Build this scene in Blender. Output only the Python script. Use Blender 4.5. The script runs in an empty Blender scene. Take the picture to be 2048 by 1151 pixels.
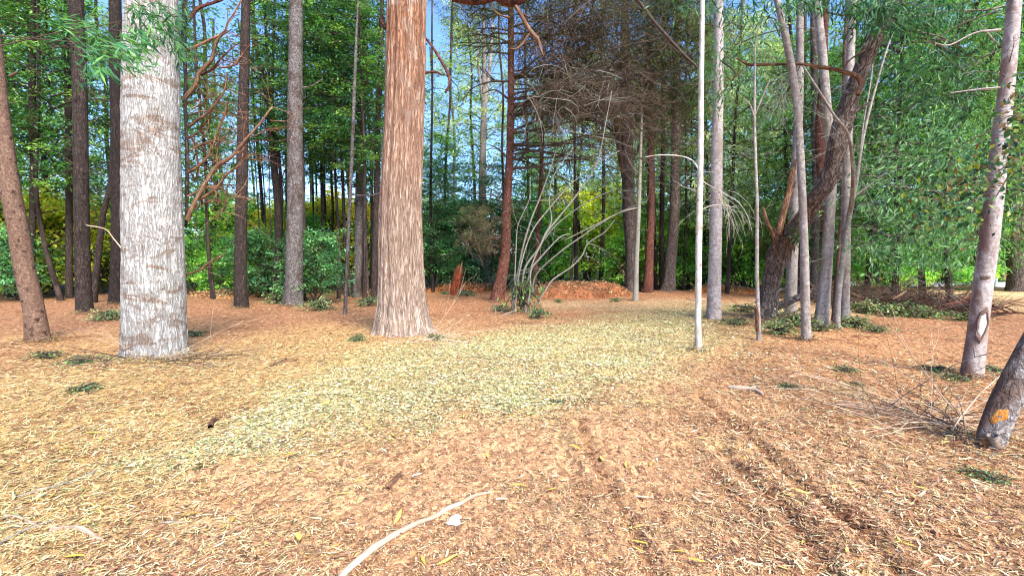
import bpy, math, random
import numpy as np
from mathutils import Vector

# ------------------------------------------------------------------ camera, sky, sun, exposure
scene = bpy.context.scene
C = scene.collection
F = 1000.0                      # focal length in photo pixels (photo 2048 wide)
HZ = 515.0                      # horizon row
CAMZ = 1.6
PITCH = math.atan((575.5 - HZ) / F)
cam_d = bpy.data.cameras.new("camera")
cam = bpy.data.objects.new("camera", cam_d); C.objects.link(cam)
cam.location = (0, 0, CAMZ)
cam.rotation_euler = (math.pi / 2 - PITCH, 0, 0)
cam_d.sensor_width = 36; cam_d.lens = 36 * F / 2048
cam_d.clip_start = 0.05; cam_d.clip_end = 2000
scene.camera = cam

SUN_EL, SUN_AZ = 44.0, 152.0    # azimuth clockwise from +Y (behind the camera, to the right)
w = bpy.data.worlds.new("World"); scene.world = w; w.use_nodes = True
nt = w.node_tree
sky = nt.nodes.new("ShaderNodeTexSky"); sky.sky_type = 'NISHITA'; sky.sun_disc = False
sky.sun_elevation = math.radians(SUN_EL); sky.sun_rotation = math.radians(SUN_AZ)
sky.air_density = 1.0; sky.dust_density = 0.3; sky.ozone_density = 3.0
bg = nt.nodes["Background"]; bg.inputs[1].default_value = 0.11
tint = nt.nodes.new("ShaderNodeMix"); tint.data_type = 'RGBA'; tint.blend_type = 'MULTIPLY'; tint.inputs[0].default_value = 1.0
tint.inputs[7].default_value = (0.76, 0.92, 1.20, 1); nt.links.new(sky.outputs[0], tint.inputs[6])     # a clearer, bluer sky as in the photograph
nt.links.new(tint.outputs[2], bg.inputs[0])
sl = bpy.data.lights.new("sun", 'SUN'); sl.energy = 3.3; sl.angle = math.radians(24); sl.color = (1, 0.95, 0.88)
sun = bpy.data.objects.new("sun", sl); C.objects.link(sun)
az, el = math.radians(SUN_AZ), math.radians(SUN_EL)
sdir = Vector((math.sin(az) * math.cos(el), math.cos(az) * math.cos(el), math.sin(el)))
sun.rotation_euler = sdir.to_track_quat('Z', 'Y').to_euler()
scene.view_settings.view_transform = 'Standard'; scene.view_settings.look = 'None'
scene.view_settings.gamma = 1.0; scene.view_settings.use_curve_mapping = False
scene.view_settings.exposure = 1.65
scene.cycles.filter_width = 1.1
scene.cycles.max_bounces = 6; scene.cycles.diffuse_bounces = 3; scene.cycles.transmission_bounces = 3
scene.cycles.glossy_bounces = 1; scene.cycles.transparent_max_bounces = 4

rng = np.random.default_rng(7)
R = random.Random(11)

# ------------------------------------------------------------------ numeric helpers
def hsh(ix, iy, iz, seed):
    h = (ix.astype(np.int64) * 374761393 + iy.astype(np.int64) * 668265263 + iz.astype(np.int64) * 2147483647 + seed * 974634777) & 0xFFFFFFFF
    h = ((h ^ (h >> 13)) * 1274126177) & 0xFFFFFFFF
    h = ((h ^ (h >> 16)) * 2246822519) & 0xFFFFFFFF
    return ((h ^ (h >> 15)) & 0xFFFFFF) / 8388607.5 - 1.0
def noise(x, y, z=0.0, seed=0):
    x, y, z = np.broadcast_arrays(np.asarray(x, float), np.asarray(y, float), np.asarray(z, float))
    ix, iy, iz = np.floor(x), np.floor(y), np.floor(z)
    fx, fy, fz = x - ix, y - iy, z - iz
    ix, iy, iz = ix.astype(int), iy.astype(int), iz.astype(int)
    fx, fy, fz = [f * f * (3 - 2 * f) for f in (fx, fy, fz)]
    r = 0
    for a in (0, 1):
        for b in (0, 1):
            for c in (0, 1):
                r = r + hsh(ix + a, iy + b, iz + c, seed) * (fx if a else 1 - fx) * (fy if b else 1 - fy) * (fz if c else 1 - fz)
    return r
def fbm(x, y, z=0.0, seed=0, o=3):
    r = 0; a = 1; f = 1
    for i in range(o):
        r = r + a * noise(x * f, y * f, z * f, seed + i * 17); a *= .5; f *= 2.03
    return r
def S(r, g, b):
    f = lambda c: ((c / 255 + .055) / 1.055) ** 2.4 if c > 10 else c / 255 / 12.92
    return np.array((f(r), f(g), f(b), 1.0))

CP, SP = math.cos(PITCH), math.sin(PITCH)
def ray(px, py):
    a = (px - 1024) / F; b = -(py - 575.5) / F
    return np.array((a, CP + b * SP, -SP + b * CP))
def P(px, py, D):
    d = ray(px, py); return np.array((0, 0, CAMZ)) + d * (D / d[1])
def G0(px, py):
    d = ray(px, py); t = CAMZ / -d[2]; return np.array((d[0] * t, d[1] * t))
def dist_line(x, y, pts):
    best = np.full(np.shape(x), 1e9); along = np.zeros(np.shape(x)); acc = 0
    for (a, b) in zip(pts[:-1], pts[1:]):
        a = np.array(a); b = np.array(b); d = b - a; L = np.hypot(*d)
        t = np.clip(((x - a[0]) * d[0] + (y - a[1]) * d[1]) / L ** 2, 0, 1)
        q = np.hypot(x - a[0] - t * d[0], y - a[1] - t * d[1])
        m = q < best; best = np.where(m, q, best); along = np.where(m, acc + t * L, along); acc += L
    return best, along
def inside(x, y, poly):
    c = np.zeros(np.shape(x), bool); n = len(poly)
    for i in range(n):
        x1, y1 = poly[i]; x2, y2 = poly[(i + 1) % n]
        m = ((y1 > y) != (y2 > y)) & (x < (x2 - x1) * (y - y1) / (y2 - y1 + 1e-12) + x1)
        c ^= m
    return c
# raised swath of green-flecked chips
SW = [G0(*p) for p in [(375, 915), (440, 850), (520, 800), (640, 745), (780, 700), (900, 672), (1090, 648), (1250, 625), (1380, 612), (1500, 604),
      (1530, 612), (1480, 650), (1460, 690), (1350, 712), (1340, 775), (1180, 800), (1060, 822), (960, 828), (880, 845), (700, 878), (560, 900), (450, 940), (390, 940)]]
RUTS = [[G0(*p) for p in l] for l in (
    [(1400, 790), (1450, 835), (1517, 895), (1573, 951), (1634, 1000), (1720, 1070), (1800, 1150)],
    [(1440, 900), (1489, 956), (1573, 1035), (1634, 1119), (1680, 1200)],
    [(1160, 850), (1190, 930), (1262, 1052), (1300, 1130), (1340, 1230)],
    [(1105, 840), (1130, 900), (1150, 990), (1160, 1100)])]
def swath(x, y):
    wx = x + .3 * fbm(x * 1.3, y * 1.3, 0, 5, 4); wy = y + .45 * fbm(x * 1.3, y * 1.3, 3, 6, 4)
    r = np.hypot(x, y)
    s = 0
    for dx, dy in ((0, 0), (.2, .12), (-.2, .16), (.15, -.25), (-.18, -.15), (.4, .1), (-.38, .2), (0, .5), (.1, -.5)):
        s = s + inside(wx + dx * r * .16, wy + dy * r * .2, SW)
    return s / 9.0
FEET = [(G0(*p[:2]), p[2]) for p in ((314, 716, .75), (806, 668, .7), (76, 686, .4), (170, 626, .4), (233, 608, .4), (483, 616, .35), (587, 612, .5), (1427, 640, .35), (1540, 634, .6), (1613, 682, .25), (1643, 652, .4), (1689, 648, .3), (1943, 757, .4), (1990, 900, .4), (1397, 702, .18), (1336, 582, .5), (995, 604, .45), (1043, 628, .5))]
def H(x, y, fine=True):
    x = np.asarray(x, float); y = np.asarray(y, float)
    r = np.hypot(x, y)
    z = .05 * fbm(x * .35, y * .35, 0, 1, 2) * np.clip((r - 2) / 5, 0, 1)
    # the road lies lower beyond the low white wall on the right
    z = z - 1.45 * np.clip((y - 29.3) / 2.0, 0, 1) * np.clip((x - 9) / 3, 0, 1) * np.clip((52 - y) / 6, 0, 1)
    z = z + .012 * np.clip(r - 60, 0, 1e9) * (x < 10)
    if fine:
        s = swath(x, y); near = np.clip((13 - r) / 6, 0, 1)
        z = z + .02 * s + .016 * fbm(x * 3, y * 3, 0, 9, 3) * (1 + .6 * s)
        z = z + .007 * fbm(x * 14, y * 14, 0, 19, 2) * near
        for (fx, fy), fr in FEET:
            d = np.hypot(x - fx, y - fy) / fr; z = z + .055 * np.exp(-d * d) * (1 + .5 * noise(x * 5, y * 5, 0, 88))
        for i, l in enumerate(RUTS):
            d, al = dist_line(x, y, l)
            d = d + .02 * noise(x * 7, y * 7, 0, 4)
            wdt = .055 if i < 2 else .045
            dep = (.05, .044, .034, .014)[i]
            z = z - dep * np.exp(-(d / wdt) ** 2) * (.75 + .35 * np.sin(al * 48)) + dep * .45 * np.exp(-((d - wdt * 2.3) / wdt) ** 2)
    return z
def G(px, py):
    z = 0.0
    for _ in range(6):
        d = ray(px, py); t = (CAMZ - z) / max(1e-4, -d[2]); x, y = d[0] * t, d[1] * t; z = float(H(x, y, False))
    return np.array((x, y, z))

# ------------------------------------------------------------------ mesh helpers
class MB:
    def __init__(s): s.V = []; s.Q = []; s.B = []; s.K = []; s.n = 0
    def add(s, V, Q, B=None, K=None):
        V = np.asarray(V, float).reshape(-1, 3); n = len(V)
        s.V.append(V); s.Q.append(np.asarray(Q, np.int64).reshape(-1, 4) + s.n); s.n += n
        s.B.append(V.copy() if B is None else B)
        if K is None: K = np.ones((n, 4))
        K = np.asarray(K, float)
        s.K.append(np.broadcast_to(K, (n, 4)))
    def build(s, name, mat, parent=None, origin=None, smooth=True):
        V = np.concatenate(s.V); Q = np.concatenate(s.Q)
        o = origin if origin is not None else np.zeros(3)
        me = bpy.data.meshes.new(name)
        me.vertices.add(len(V)); me.vertices.foreach_set("co", (V - o).astype(np.float32).ravel())
        me.loops.add(len(Q) * 4); me.loops.foreach_set("vertex_index", Q.astype(np.int32).ravel())
        me.polygons.add(len(Q)); me.polygons.foreach_set("loop_start", np.arange(0, len(Q) * 4, 4, dtype=np.int32))
        me.update(calc_edges=True)
        me.polygons.foreach_set("use_smooth", np.full(len(Q), smooth))
        a = me.attributes.new("bark", 'FLOAT_VECTOR', 'POINT'); a.data.foreach_set("vector", np.concatenate(s.B).astype(np.float32).ravel())
        a = me.attributes.new("col", 'FLOAT_COLOR', 'POINT'); a.data.foreach_set("color", np.concatenate(s.K).astype(np.float32).ravel())
        me.materials.append(mat)
        ob = bpy.data.objects.new(name, me); C.objects.link(ob)
        if parent: ob.parent = parent
        elif origin is not None: ob.location = o
        return ob
def tag(o, label=None, cat=None, group=None, kind=None):
    if label: o["label"] = label
    if cat: o["category"] = cat
    if group: o["group"] = group
    if kind: o["kind"] = kind
    return o
def empty(name, loc, label, cat, group=None):
    o = bpy.data.objects.new(name, None); o.empty_display_size = .2; C.objects.link(o); o.location = loc
    return tag(o, label, cat, group)
def resample(pts, vals, n):
    pts = np.asarray(pts, float); vals = np.asarray(vals, float)
    d = np.r_[0, np.cumsum(np.linalg.norm(np.diff(pts, axis=0), axis=1))]
    if len(pts) > 2:                                    # Catmull-Rom
        e = np.vstack([2 * pts[0] - pts[1], pts, 2 * pts[-1] - pts[-2]])
        t = np.linspace(0, d[-1], n); i = np.clip(np.searchsorted(d, t, 'right') - 1, 0, len(pts) - 2)
        u = ((t - d[i]) / (d[i + 1] - d[i] + 1e-9))[:, None]
        p0, p1, p2, p3 = e[i], e[i + 1], e[i + 2], e[i + 3]
        q = .5 * (2 * p1 + (p2 - p0) * u + (2 * p0 - 5 * p1 + 4 * p2 - p3) * u ** 2 + (3 * p1 - p0 - 3 * p2 + p3) * u ** 3)
    else:
        t = np.linspace(0, d[-1], n); q = np.stack([np.interp(t, d, pts[:, j]) for j in range(3)], 1)
    return q, np.interp(t, d, vals), t
def frames(q):
    t = np.gradient(q, axis=0); t /= np.linalg.norm(t, axis=1)[:, None] + 1e-9
    m = q[-1] - q[0]; m = np.abs(m / (np.linalg.norm(m) + 1e-9))
    ref = np.zeros(3); ref[int(np.argmin(m))] = 1
    u = ref - t * (t @ ref)[:, None]; u /= np.linalg.norm(u, axis=1)[:, None] + 1e-9
    return t, u, np.cross(t, u)
def tube(mb, pts, rad, k=6, n=None, col=None, relief=None, spline=True, cap=True):
    if n is None: n = len(pts)
    q, r, s = resample(pts, rad, n)
    t, u, v = frames(q)
    if cap:
        q = np.vstack([q, q[-1] + t[-1] * r[-1] * .25]); r = np.r_[r, r[-1] * .03]; s = np.r_[s, s[-1] + .01]
        u = np.vstack([u, u[-1]]); v = np.vstack([v, v[-1]]); n += 1
    th = np.linspace(0, 2 * np.pi, k, endpoint=False)
    ct, st = np.cos(th)[None, :], np.sin(th)[None, :]
    rr = np.repeat(r[:, None], k, 1)
    if relief is not None:
        rr = rr * (1 + relief(np.broadcast_to(th, rr.shape), np.repeat(s[:, None], k, 1), rr))
    V = q[:, None, :] + rr[..., None] * (ct[..., None] * u[:, None, :] + st[..., None] * v[:, None, :])
    B = np.stack([r[:, None] * ct, r[:, None] * st, np.repeat(s[:, None], k, 1)], -1)
    i = np.arange(n - 1)[:, None] * k; j = np.arange(k)[None, :]; j2 = (j + 1) % k
    Q = np.stack([i + j, i + j2, i + k + j2, i + k + j], -1).reshape(-1, 4)
    mb.add(V.reshape(-1, 3), Q, B.reshape(-1, 3), col)
    return q, r

def norm(a): return a / (np.linalg.norm(a, axis=-1, keepdims=True) + 1e-9)
def leaves(mb, p, d, nrm, L, W, col, fold=0.0):
    """many leaf blades at once: p base, d direction, nrm rough normal"""
    d = norm(d); s = norm(np.cross(d, nrm)); L = np.asarray(L)[:, None]; W = np.asarray(W)[:, None]
    up = np.cross(s, d)
    a = p; b = p + d * L * .45 + s * W * .5 + up * W * fold; c = p + d * L; e = p + d * L * .45 - s * W * .5 + up * W * fold
    V = np.stack([a, b, c, e], 1).reshape(-1, 3); n = len(p)
    Q = np.arange(n * 4).reshape(-1, 4)
    mb.add(V, Q, None, np.repeat(col, 4, axis=0))

# ------------------------------------------------------------------ materials
def newmat(name):
    m = bpy.data.materials.new(name); m.use_nodes = True
    t = m.node_tree; b = t.nodes["Principled BSDF"]; b.inputs["Specular IOR Level"].default_value = .2
    return m, t, b
def N(t, typ, **kw):
    n = t.nodes.new(typ)
    for k, v in kw.items(): setattr(n, k, v)
    return n
def ramp(t, fac, stops):
    n = N(t, "ShaderNodeValToRGB"); e = n.color_ramp.elements
    e[0].position, e[0].color = stops[0][0], tuple(stops[0][1])
    e[1].position, e[1].color = stops[-1][0], tuple(stops[-1][1])
    for p_, c_ in stops[1:-1]:
        x = e.new(p_); x.color = tuple(c_)
    t.links.new(fac, n.inputs[0]); return n.outputs[0]
def mix(t, fac, a, b, mode='MIX'):
    n = N(t, "ShaderNodeMix", data_type='RGBA', blend_type=mode)
    for i, s in ((0, fac), (6, a), (7, b)):
        if isinstance(s, (int, float)): n.inputs[i].default_value = s
        elif isinstance(s, (tuple, list, np.ndarray)): n.inputs[i].default_value = tuple(s)
        else: t.links.new(s, n.inputs[i])
    return n.outputs[2]
def nz(t, vec, scale, detail=4, rough=.6, dist=0.0):
    n = N(t, "ShaderNodeTexNoise"); n.inputs["Scale"].default_value = scale; n.inputs["Detail"].default_value = detail
    n.inputs["Roughness"].default_value = rough; n.inputs["Distortion"].default_value = dist
    if vec is not None: t.links.new(vec, n.inputs["Vector"])
    return n.outputs["Fac"]
def mapv(t, vec, sc):
    n = N(t, "ShaderNodeMapping"); n.inputs["Scale"].default_value = sc; t.links.new(vec, n.inputs["Vector"]); return n.outputs[0]
def bark(name, dark, mid, light, grain=(40, 40, 6), patch=None, patch_amt=.5, bump=.5, rings=0.0, low=None, knots=None, bd=.01, crack=None, pscale=(3.2, 3.2, 1.6), side=None):
    m, t, b = newmat(name)
    at = N(t, "ShaderNodeAttribute", attribute_name="bark")
    oi = N(t, "ShaderNodeObjectInfo")
    va = N(t, "ShaderNodeVectorMath", operation='ADD'); t.links.new(at.outputs["Vector"], va.inputs[0])
    sc = N(t, "ShaderNodeVectorMath", operation='SCALE'); sc.inputs[0].default_value = (31, 17, 53); t.links.new(oi.outputs["Random"], sc.inputs["Scale"])
    t.links.new(sc.outputs[0], va.inputs[1]); vec = va.outputs[0]
    g = nz(t, mapv(t, vec, grain), 1.0, 5, .65, .6)
    col = ramp(t, g, [(.3, dark), (.5, mid), (.68, light)])
    hgt = g
    if rings:
        rg = nz(t, mapv(t, vec, (7, 7, 75)), 1.0, 3, .6)
        f = ramp(t, rg, [(.5, (0, 0, 0, 1)), (.68, (rings, rings, rings, 1))])
        col = mix(t, f, col, dark)
    big = nz(t, mapv(t, vec, pscale), 1.0, 5, .7, .8)
    if patch is not None:
        f = ramp(t, big, [(.5, (0, 0, 0, 1)), (.6, (patch_amt,) * 3 + (1,))])
        col = mix(t, f, col, patch)
    if low is not None:      # bark that differs near the foot of the stem
        sx = N(t, "ShaderNodeSeparateXYZ"); t.links.new(at.outputs["Vector"], sx.inputs[0])
        mr = N(t, "ShaderNodeMapRange"); mr.inputs[1].default_value = low[1]; mr.inputs[2].default_value = low[2]
        mr.inputs[3].default_value = 1; mr.inputs[4].default_value = 0
        ad = N(t, "ShaderNodeMath", operation='MULTIPLY_ADD'); t.links.new(big, ad.inputs[0]); ad.inputs[1].default_value = 3.0; t.links.new(sx.outputs[2], ad.inputs[2])
        t.links.new(ad.outputs[0], mr.inputs[0])
        lowc = ramp(t, g, [(.3, np.array(low[0]) * .35), (.5, low[0]), (.7, np.minimum(np.array(low[0]) * 1.6, 1))])
        col = mix(t, mr.outputs[0], col, lowc)
    if side is not None:     # browner strip down one face of the stem, ragged at its edge
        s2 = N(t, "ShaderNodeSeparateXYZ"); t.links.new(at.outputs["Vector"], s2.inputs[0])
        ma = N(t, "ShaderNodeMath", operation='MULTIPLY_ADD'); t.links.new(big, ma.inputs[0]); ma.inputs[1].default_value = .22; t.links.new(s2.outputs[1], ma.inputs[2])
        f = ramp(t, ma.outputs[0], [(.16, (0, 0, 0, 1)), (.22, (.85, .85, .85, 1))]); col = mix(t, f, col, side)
    if knots is not None:
        vo = N(t, "ShaderNodeTexVoronoi"); vo.inputs["Scale"].default_value = 1; t.links.new(mapv(t, vec, (6.5, 6.5, 5.0)), vo.inputs["Vector"])
        kn = N(t, "ShaderNodeMath", operation='MULTIPLY_ADD'); t.links.new(nz(t, mapv(t, vec, (16, 16, 30)), 1.0, 3, .7), kn.inputs[0]); kn.inputs[1].default_value = .9; t.links.new(vo.outputs["Distance"], kn.inputs[2])
        f = ramp(t, kn.outputs[0], [(.56, (.85, .85, .85, 1)), (.68, (0, 0, 0, 1))])
        col = mix(t, f, col, knots)
    if crack is not None:    # dark fissures between the ridges, their shade put into the colour: grain, strength
        f1 = nz(t, mapv(t, vec, crack[0]), 1.0, 3, .55, .9)
        m1 = ramp(t, f1, [(.38, (0, 0, 0, 1)), (.47, (crack[1],) * 3 + (1,)), (.50, (crack[1],) * 3 + (1,)), (.56, (0, 0, 0, 1))])
        f2 = nz(t, mapv(t, vec, tuple(x * 2.3 for x in crack[0])), 1.0, 2, .5, .5)
        m2 = ramp(t, f2, [(.40, (0, 0, 0, 1)), (.49, (crack[1] * .7,) * 3 + (1,)), (.55, (0, 0, 0, 1))])
        col = mix(t, m1, col, crack[2]); col = mix(t, m2, col, crack[2])
        sm = N(t, "ShaderNodeMath", operation='SUBTRACT'); t.links.new(hgt, sm.inputs[0]); t.links.new(m1, sm.inputs[1]); hgt = sm.outputs[0]
    vt = N(t, "ShaderNodeHueSaturation"); t.links.new(col, vt.inputs["Color"])
    mrv = N(t, "ShaderNodeMapRange"); t.links.new(oi.outputs["Random"], mrv.inputs[0]); mrv.inputs[3].default_value = .8; mrv.inputs[4].default_value = 1.2
    t.links.new(mrv.outputs[0], vt.inputs["Value"])
    t.links.new(vt.outputs[0], b.inputs["Base Color"]); b.inputs["Roughness"].default_value = .9
    fine = nz(t, mapv(t, vec, tuple(x * 2.5 for x in grain)), 1.0, 3)
    ad = N(t, "ShaderNodeMath", operation='MULTIPLY_ADD'); t.links.new(fine, ad.inputs[0]); ad.inputs[1].default_value = .35; t.links.new(hgt, ad.inputs[2])
    bp = N(t, "ShaderNodeBump"); bp.inputs["Strength"].default_value = bump; bp.inputs["Distance"].default_value = bd
    t.links.new(ad.outputs[0], bp.inputs["Height"]); t.links.new(bp.outputs[0], b.inputs["Normal"])
    return m
M = {}
M['white'] = bark("pale_bark", S(172, 166, 156), S(204, 200, 190), S(222, 219, 211), (44, 44, 9.0), S(140, 110, 86), .8, 1.0, bd=.03, crack=((22, 22, 4.2), .48, S(112, 100, 88)), pscale=(1.6, 1.6, 4.5))
M['red'] = bark("fibrous_bark", S(134, 84, 56), S(178, 126, 92), S(206, 164, 130), (52, 52, 4.0), S(212, 194, 172), .5, 1.0, low=(S(198, 176, 154), 1.8, 7.5), bd=.035, crack=((27, 27, 2.2), .5, S(104, 62, 42)))
M['brown'] = bark("brown_bark", S(76, 56, 46), S(120, 94, 76), S(148, 122, 102), (26, 26, 26), S(98, 74, 58), .5, .7, rings=.5, knots=S(40, 24, 18), crack=((18, 18, 10), .4, S(60, 42, 34)))
M['dark'] = bark("dark_bark", S(36, 29, 26), S(72, 58, 50), S(104, 90, 80), (34, 34, 12), S(56, 50, 42), .6, .8, rings=.7, crack=((20, 20, 5), .7, S(26, 20, 18)))
M['grey'] = bark("grey_bark", S(60, 52, 47), S(112, 104, 98), S(160, 154, 148), (26, 26, 20), S(70, 54, 44), .8, .7, rings=.9, crack=((18, 18, 10), .5, S(46, 36, 30)))
M['smooth'] = bark("smooth_pale_bark", S(112, 100, 90), S(158, 148, 138), S(184, 176, 166), (20, 20, 14), S(116, 100, 88), .6, .4, rings=.7, low=(S(142, 116, 98), .3, 2.0), crack=((9, 9, 16), .25, S(80, 68, 60)))
M['brown_sided'] = bark("brown_sided_smooth_bark", S(128, 114, 104), S(172, 160, 152), S(198, 188, 180), (20, 20, 16), S(124, 100, 88), .5, .4, rings=.7, crack=((9, 9, 16), .25, S(96, 84, 76)), side=S(104, 70, 54))
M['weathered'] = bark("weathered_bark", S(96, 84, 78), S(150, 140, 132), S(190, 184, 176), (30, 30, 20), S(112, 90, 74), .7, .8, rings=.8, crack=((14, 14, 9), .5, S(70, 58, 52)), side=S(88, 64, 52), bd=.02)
M['pole'] = bark("pole_bark", S(134, 124, 112), S(184, 176, 162), S(206, 200, 188), (20, 20, 8), S(160, 144, 122), .5, .3, rings=.4, low=(S(170, 142, 116), .2, 2.0), knots=S(110, 88, 70))
M['pine'] = bark("red_pine_bark", S(58, 34, 28), S(122, 76, 60), S(158, 108, 88), (28, 28, 18), S(72, 44, 36), .6, .8, rings=.5, knots=S(40, 20, 15), crack=((18, 18, 9), .6, S(38, 22, 18)))
M['furrow'] = bark("furrowed_bark", S(80, 66, 58), S(134, 118, 106), S(170, 154, 142), (30, 30, 12), S(108, 90, 78), .4, 1.0, bd=.03, crack=((17, 17, 6), .75, S(48, 34, 30)))
M['dead'] = bark("dead_wood", S(80, 58, 42), S(138, 106, 80), S(176, 144, 112), (60, 60, 8), S(106, 68, 48), .6, .6, crack=((40, 40, 5), .6, S(56, 34, 26)))
M['torn'] = bark("torn_wood", S(104, 66, 46), S(164, 120, 88), S(204, 164, 126), (50, 50, 4), S(98, 64, 48), .7, .8, crack=((34, 34, 3), .8, S(60, 34, 24)))
M['twig'] = bark("grey_twig", S(88, 84, 74), S(128, 122, 108), S(156, 152, 138), (40, 40, 20), S(96, 92, 74), .5, .3)
M['brtwig'] = bark("brown_twig", S(44, 36, 30), S(78, 64, 54), S(102, 86, 72), (40, 40, 20), None, .4, .2)
M['limb'] = bark("dark_limb", S(40, 34, 28), S(74, 62, 52), S(100, 88, 76), (30, 30, 14), None, .4, .4)  # dark brown bark for crown limbs and boughs
M['dtwig'] = bark("dry_brown_twig", S(46, 36, 28), S(76, 60, 48), S(104, 86, 68), (40, 40, 20), None, .4, .2)
M['fresh'] = bark('fresh_wound', S(160, 88, 34), S(206, 132, 58), S(232, 176, 104), (60, 60, 20), S(120, 70, 36), .5, .6)
M['stumpred'] = bark('stump_red', S(84, 36, 24), S(150, 74, 44), S(196, 112, 66), (40, 40, 4), S(110, 54, 34), .5, .9, crack=((24, 24, 2.5), .7, S(50, 22, 16)))
M['stick'] = bark("bleached_stick", S(122, 98, 80), S(190, 164, 138), S(216, 194, 170), (60, 60, 6), S(136, 108, 88), .6, .6, bd=.005)

def leafmat(name, trans=.35, rough=.55, use_obj=True, spec=.25):
    m, t, b = newmat(name)
    a = N(t, "ShaderNodeAttribute", attribute_name="col"); c = a.outputs["Color"]
    if use_obj:
        oi = N(t, "ShaderNodeObjectInfo"); c = mix(t, 1.0, c, oi.outputs["Color"], 'MULTIPLY')
    b.inputs["Roughness"].default_value = rough; b.inputs["Specular IOR Level"].default_value = spec
    t.links.new(c, b.inputs["Base Color"])
    tr = N(t, "ShaderNodeBsdfTranslucent"); t.links.new(mix(t, 1.0, c, (1.15, 1.15, .6, 1), 'MULTIPLY'), tr.inputs[0])
    ms = N(t, "ShaderNodeMixShader"); ms.inputs[0].default_value = trans
    t.links.new(b.outputs[0], ms.inputs[1]); t.links.new(tr.outputs[0], ms.inputs[2])
    t.links.new(ms.outputs[0], t.nodes["Material Output"].inputs[0])
    return m
M['leaf'] = leafmat("foliage", .45, .42, True, .4)
M['litter'] = leafmat("litter_pieces", .12, .75, False, .15)

# ground
def ground_mat():
    m, t, b = newmat("mulch_ground")
    a = N(t, "ShaderNodeAttribute", attribute_name="col"); tc = N(t, "ShaderNodeTexCoord"); v = tc.outputs["Object"]
    f1 = nz(t, mapv(t, v, (1, 1, 1)), 38, 6, .75, 1.5)
    vo = N(t, "ShaderNodeTexVoronoi"); vo.inputs["Scale"].default_value = 30; vo.inputs["Randomness"].default_value = 1
    wv = N(t, "ShaderNodeVectorMath", operation='ADD'); t.links.new(mapv(t, v, (1, .6, 1)), wv.inputs[0])
    n2 = N(t, "ShaderNodeTexNoise"); n2.inputs["Scale"].default_value = 9; t.links.new(v, n2.inputs["Vector"])
    sc = N(t, "ShaderNodeVectorMath", operation='SCALE'); sc.inputs["Scale"].default_value = .12; t.links.new(n2.outputs["Color"], sc.inputs[0])
    t.links.new(sc.outputs[0], wv.inputs[1]); t.links.new(wv.outputs[0], vo.inputs["Vector"])
    bw = N(t, "ShaderNodeRGBToBW"); t.links.new(vo.outputs["Color"], bw.inputs[0])
    chip = ramp(t, bw.outputs[0], [(.15, (.45, .4, .38, 1)), (.5, (.95, .9, .85, 1)), (.85, (1.5, 1.5, 1.4, 1))])
    gr = ramp(t, f1, [(.3, (.42, .38, .36, 1)), (.5, (.95, .93, .92, 1)), (.7, (1.45, 1.4, 1.3, 1))])
    c = mix(t, 1.0, mix(t, 1.0, a.outputs["Color"], chip, 'MULTIPLY'), gr, 'MULTIPLY')
    t.links.new(c, b.inputs["Base Color"]); b.inputs["Roughness"].default_value = .95
    ad = N(t, "ShaderNodeMath", operation='ADD'); t.links.new(f1, ad.inputs[0]); t.links.new(bw.outputs[0], ad.inputs[1])
    bp = N(t, "ShaderNodeBump"); bp.inputs["Strength"].default_value = .9; bp.inputs["Distance"].default_value = .02
    t.links.new(ad.outputs[0], bp.inputs["Height"]); t.links.new(bp.outputs[0], b.inputs["Normal"])
    return m
M['ground'] = ground_mat()
def plain(name, col, rough=.6, spec=.3, metal=0, noise_amt=.15):
    m, t, b = newmat(name); tc = N(t, "ShaderNodeTexCoord")
    f = nz(t, tc.outputs["Object"], 6, 5, .7)
    c = ramp(t, f, [(.3, np.array(col) * (1 - noise_amt)), (.7, np.minimum(np.array(col) * (1 + noise_amt), 1))])
    t.links.new(c, b.inputs["Base Color"]); b.inputs["Roughness"].default_value = rough
    b.inputs["Specular IOR Level"].default_value = spec; b.inputs["Metallic"].default_value = metal
    return m

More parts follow.
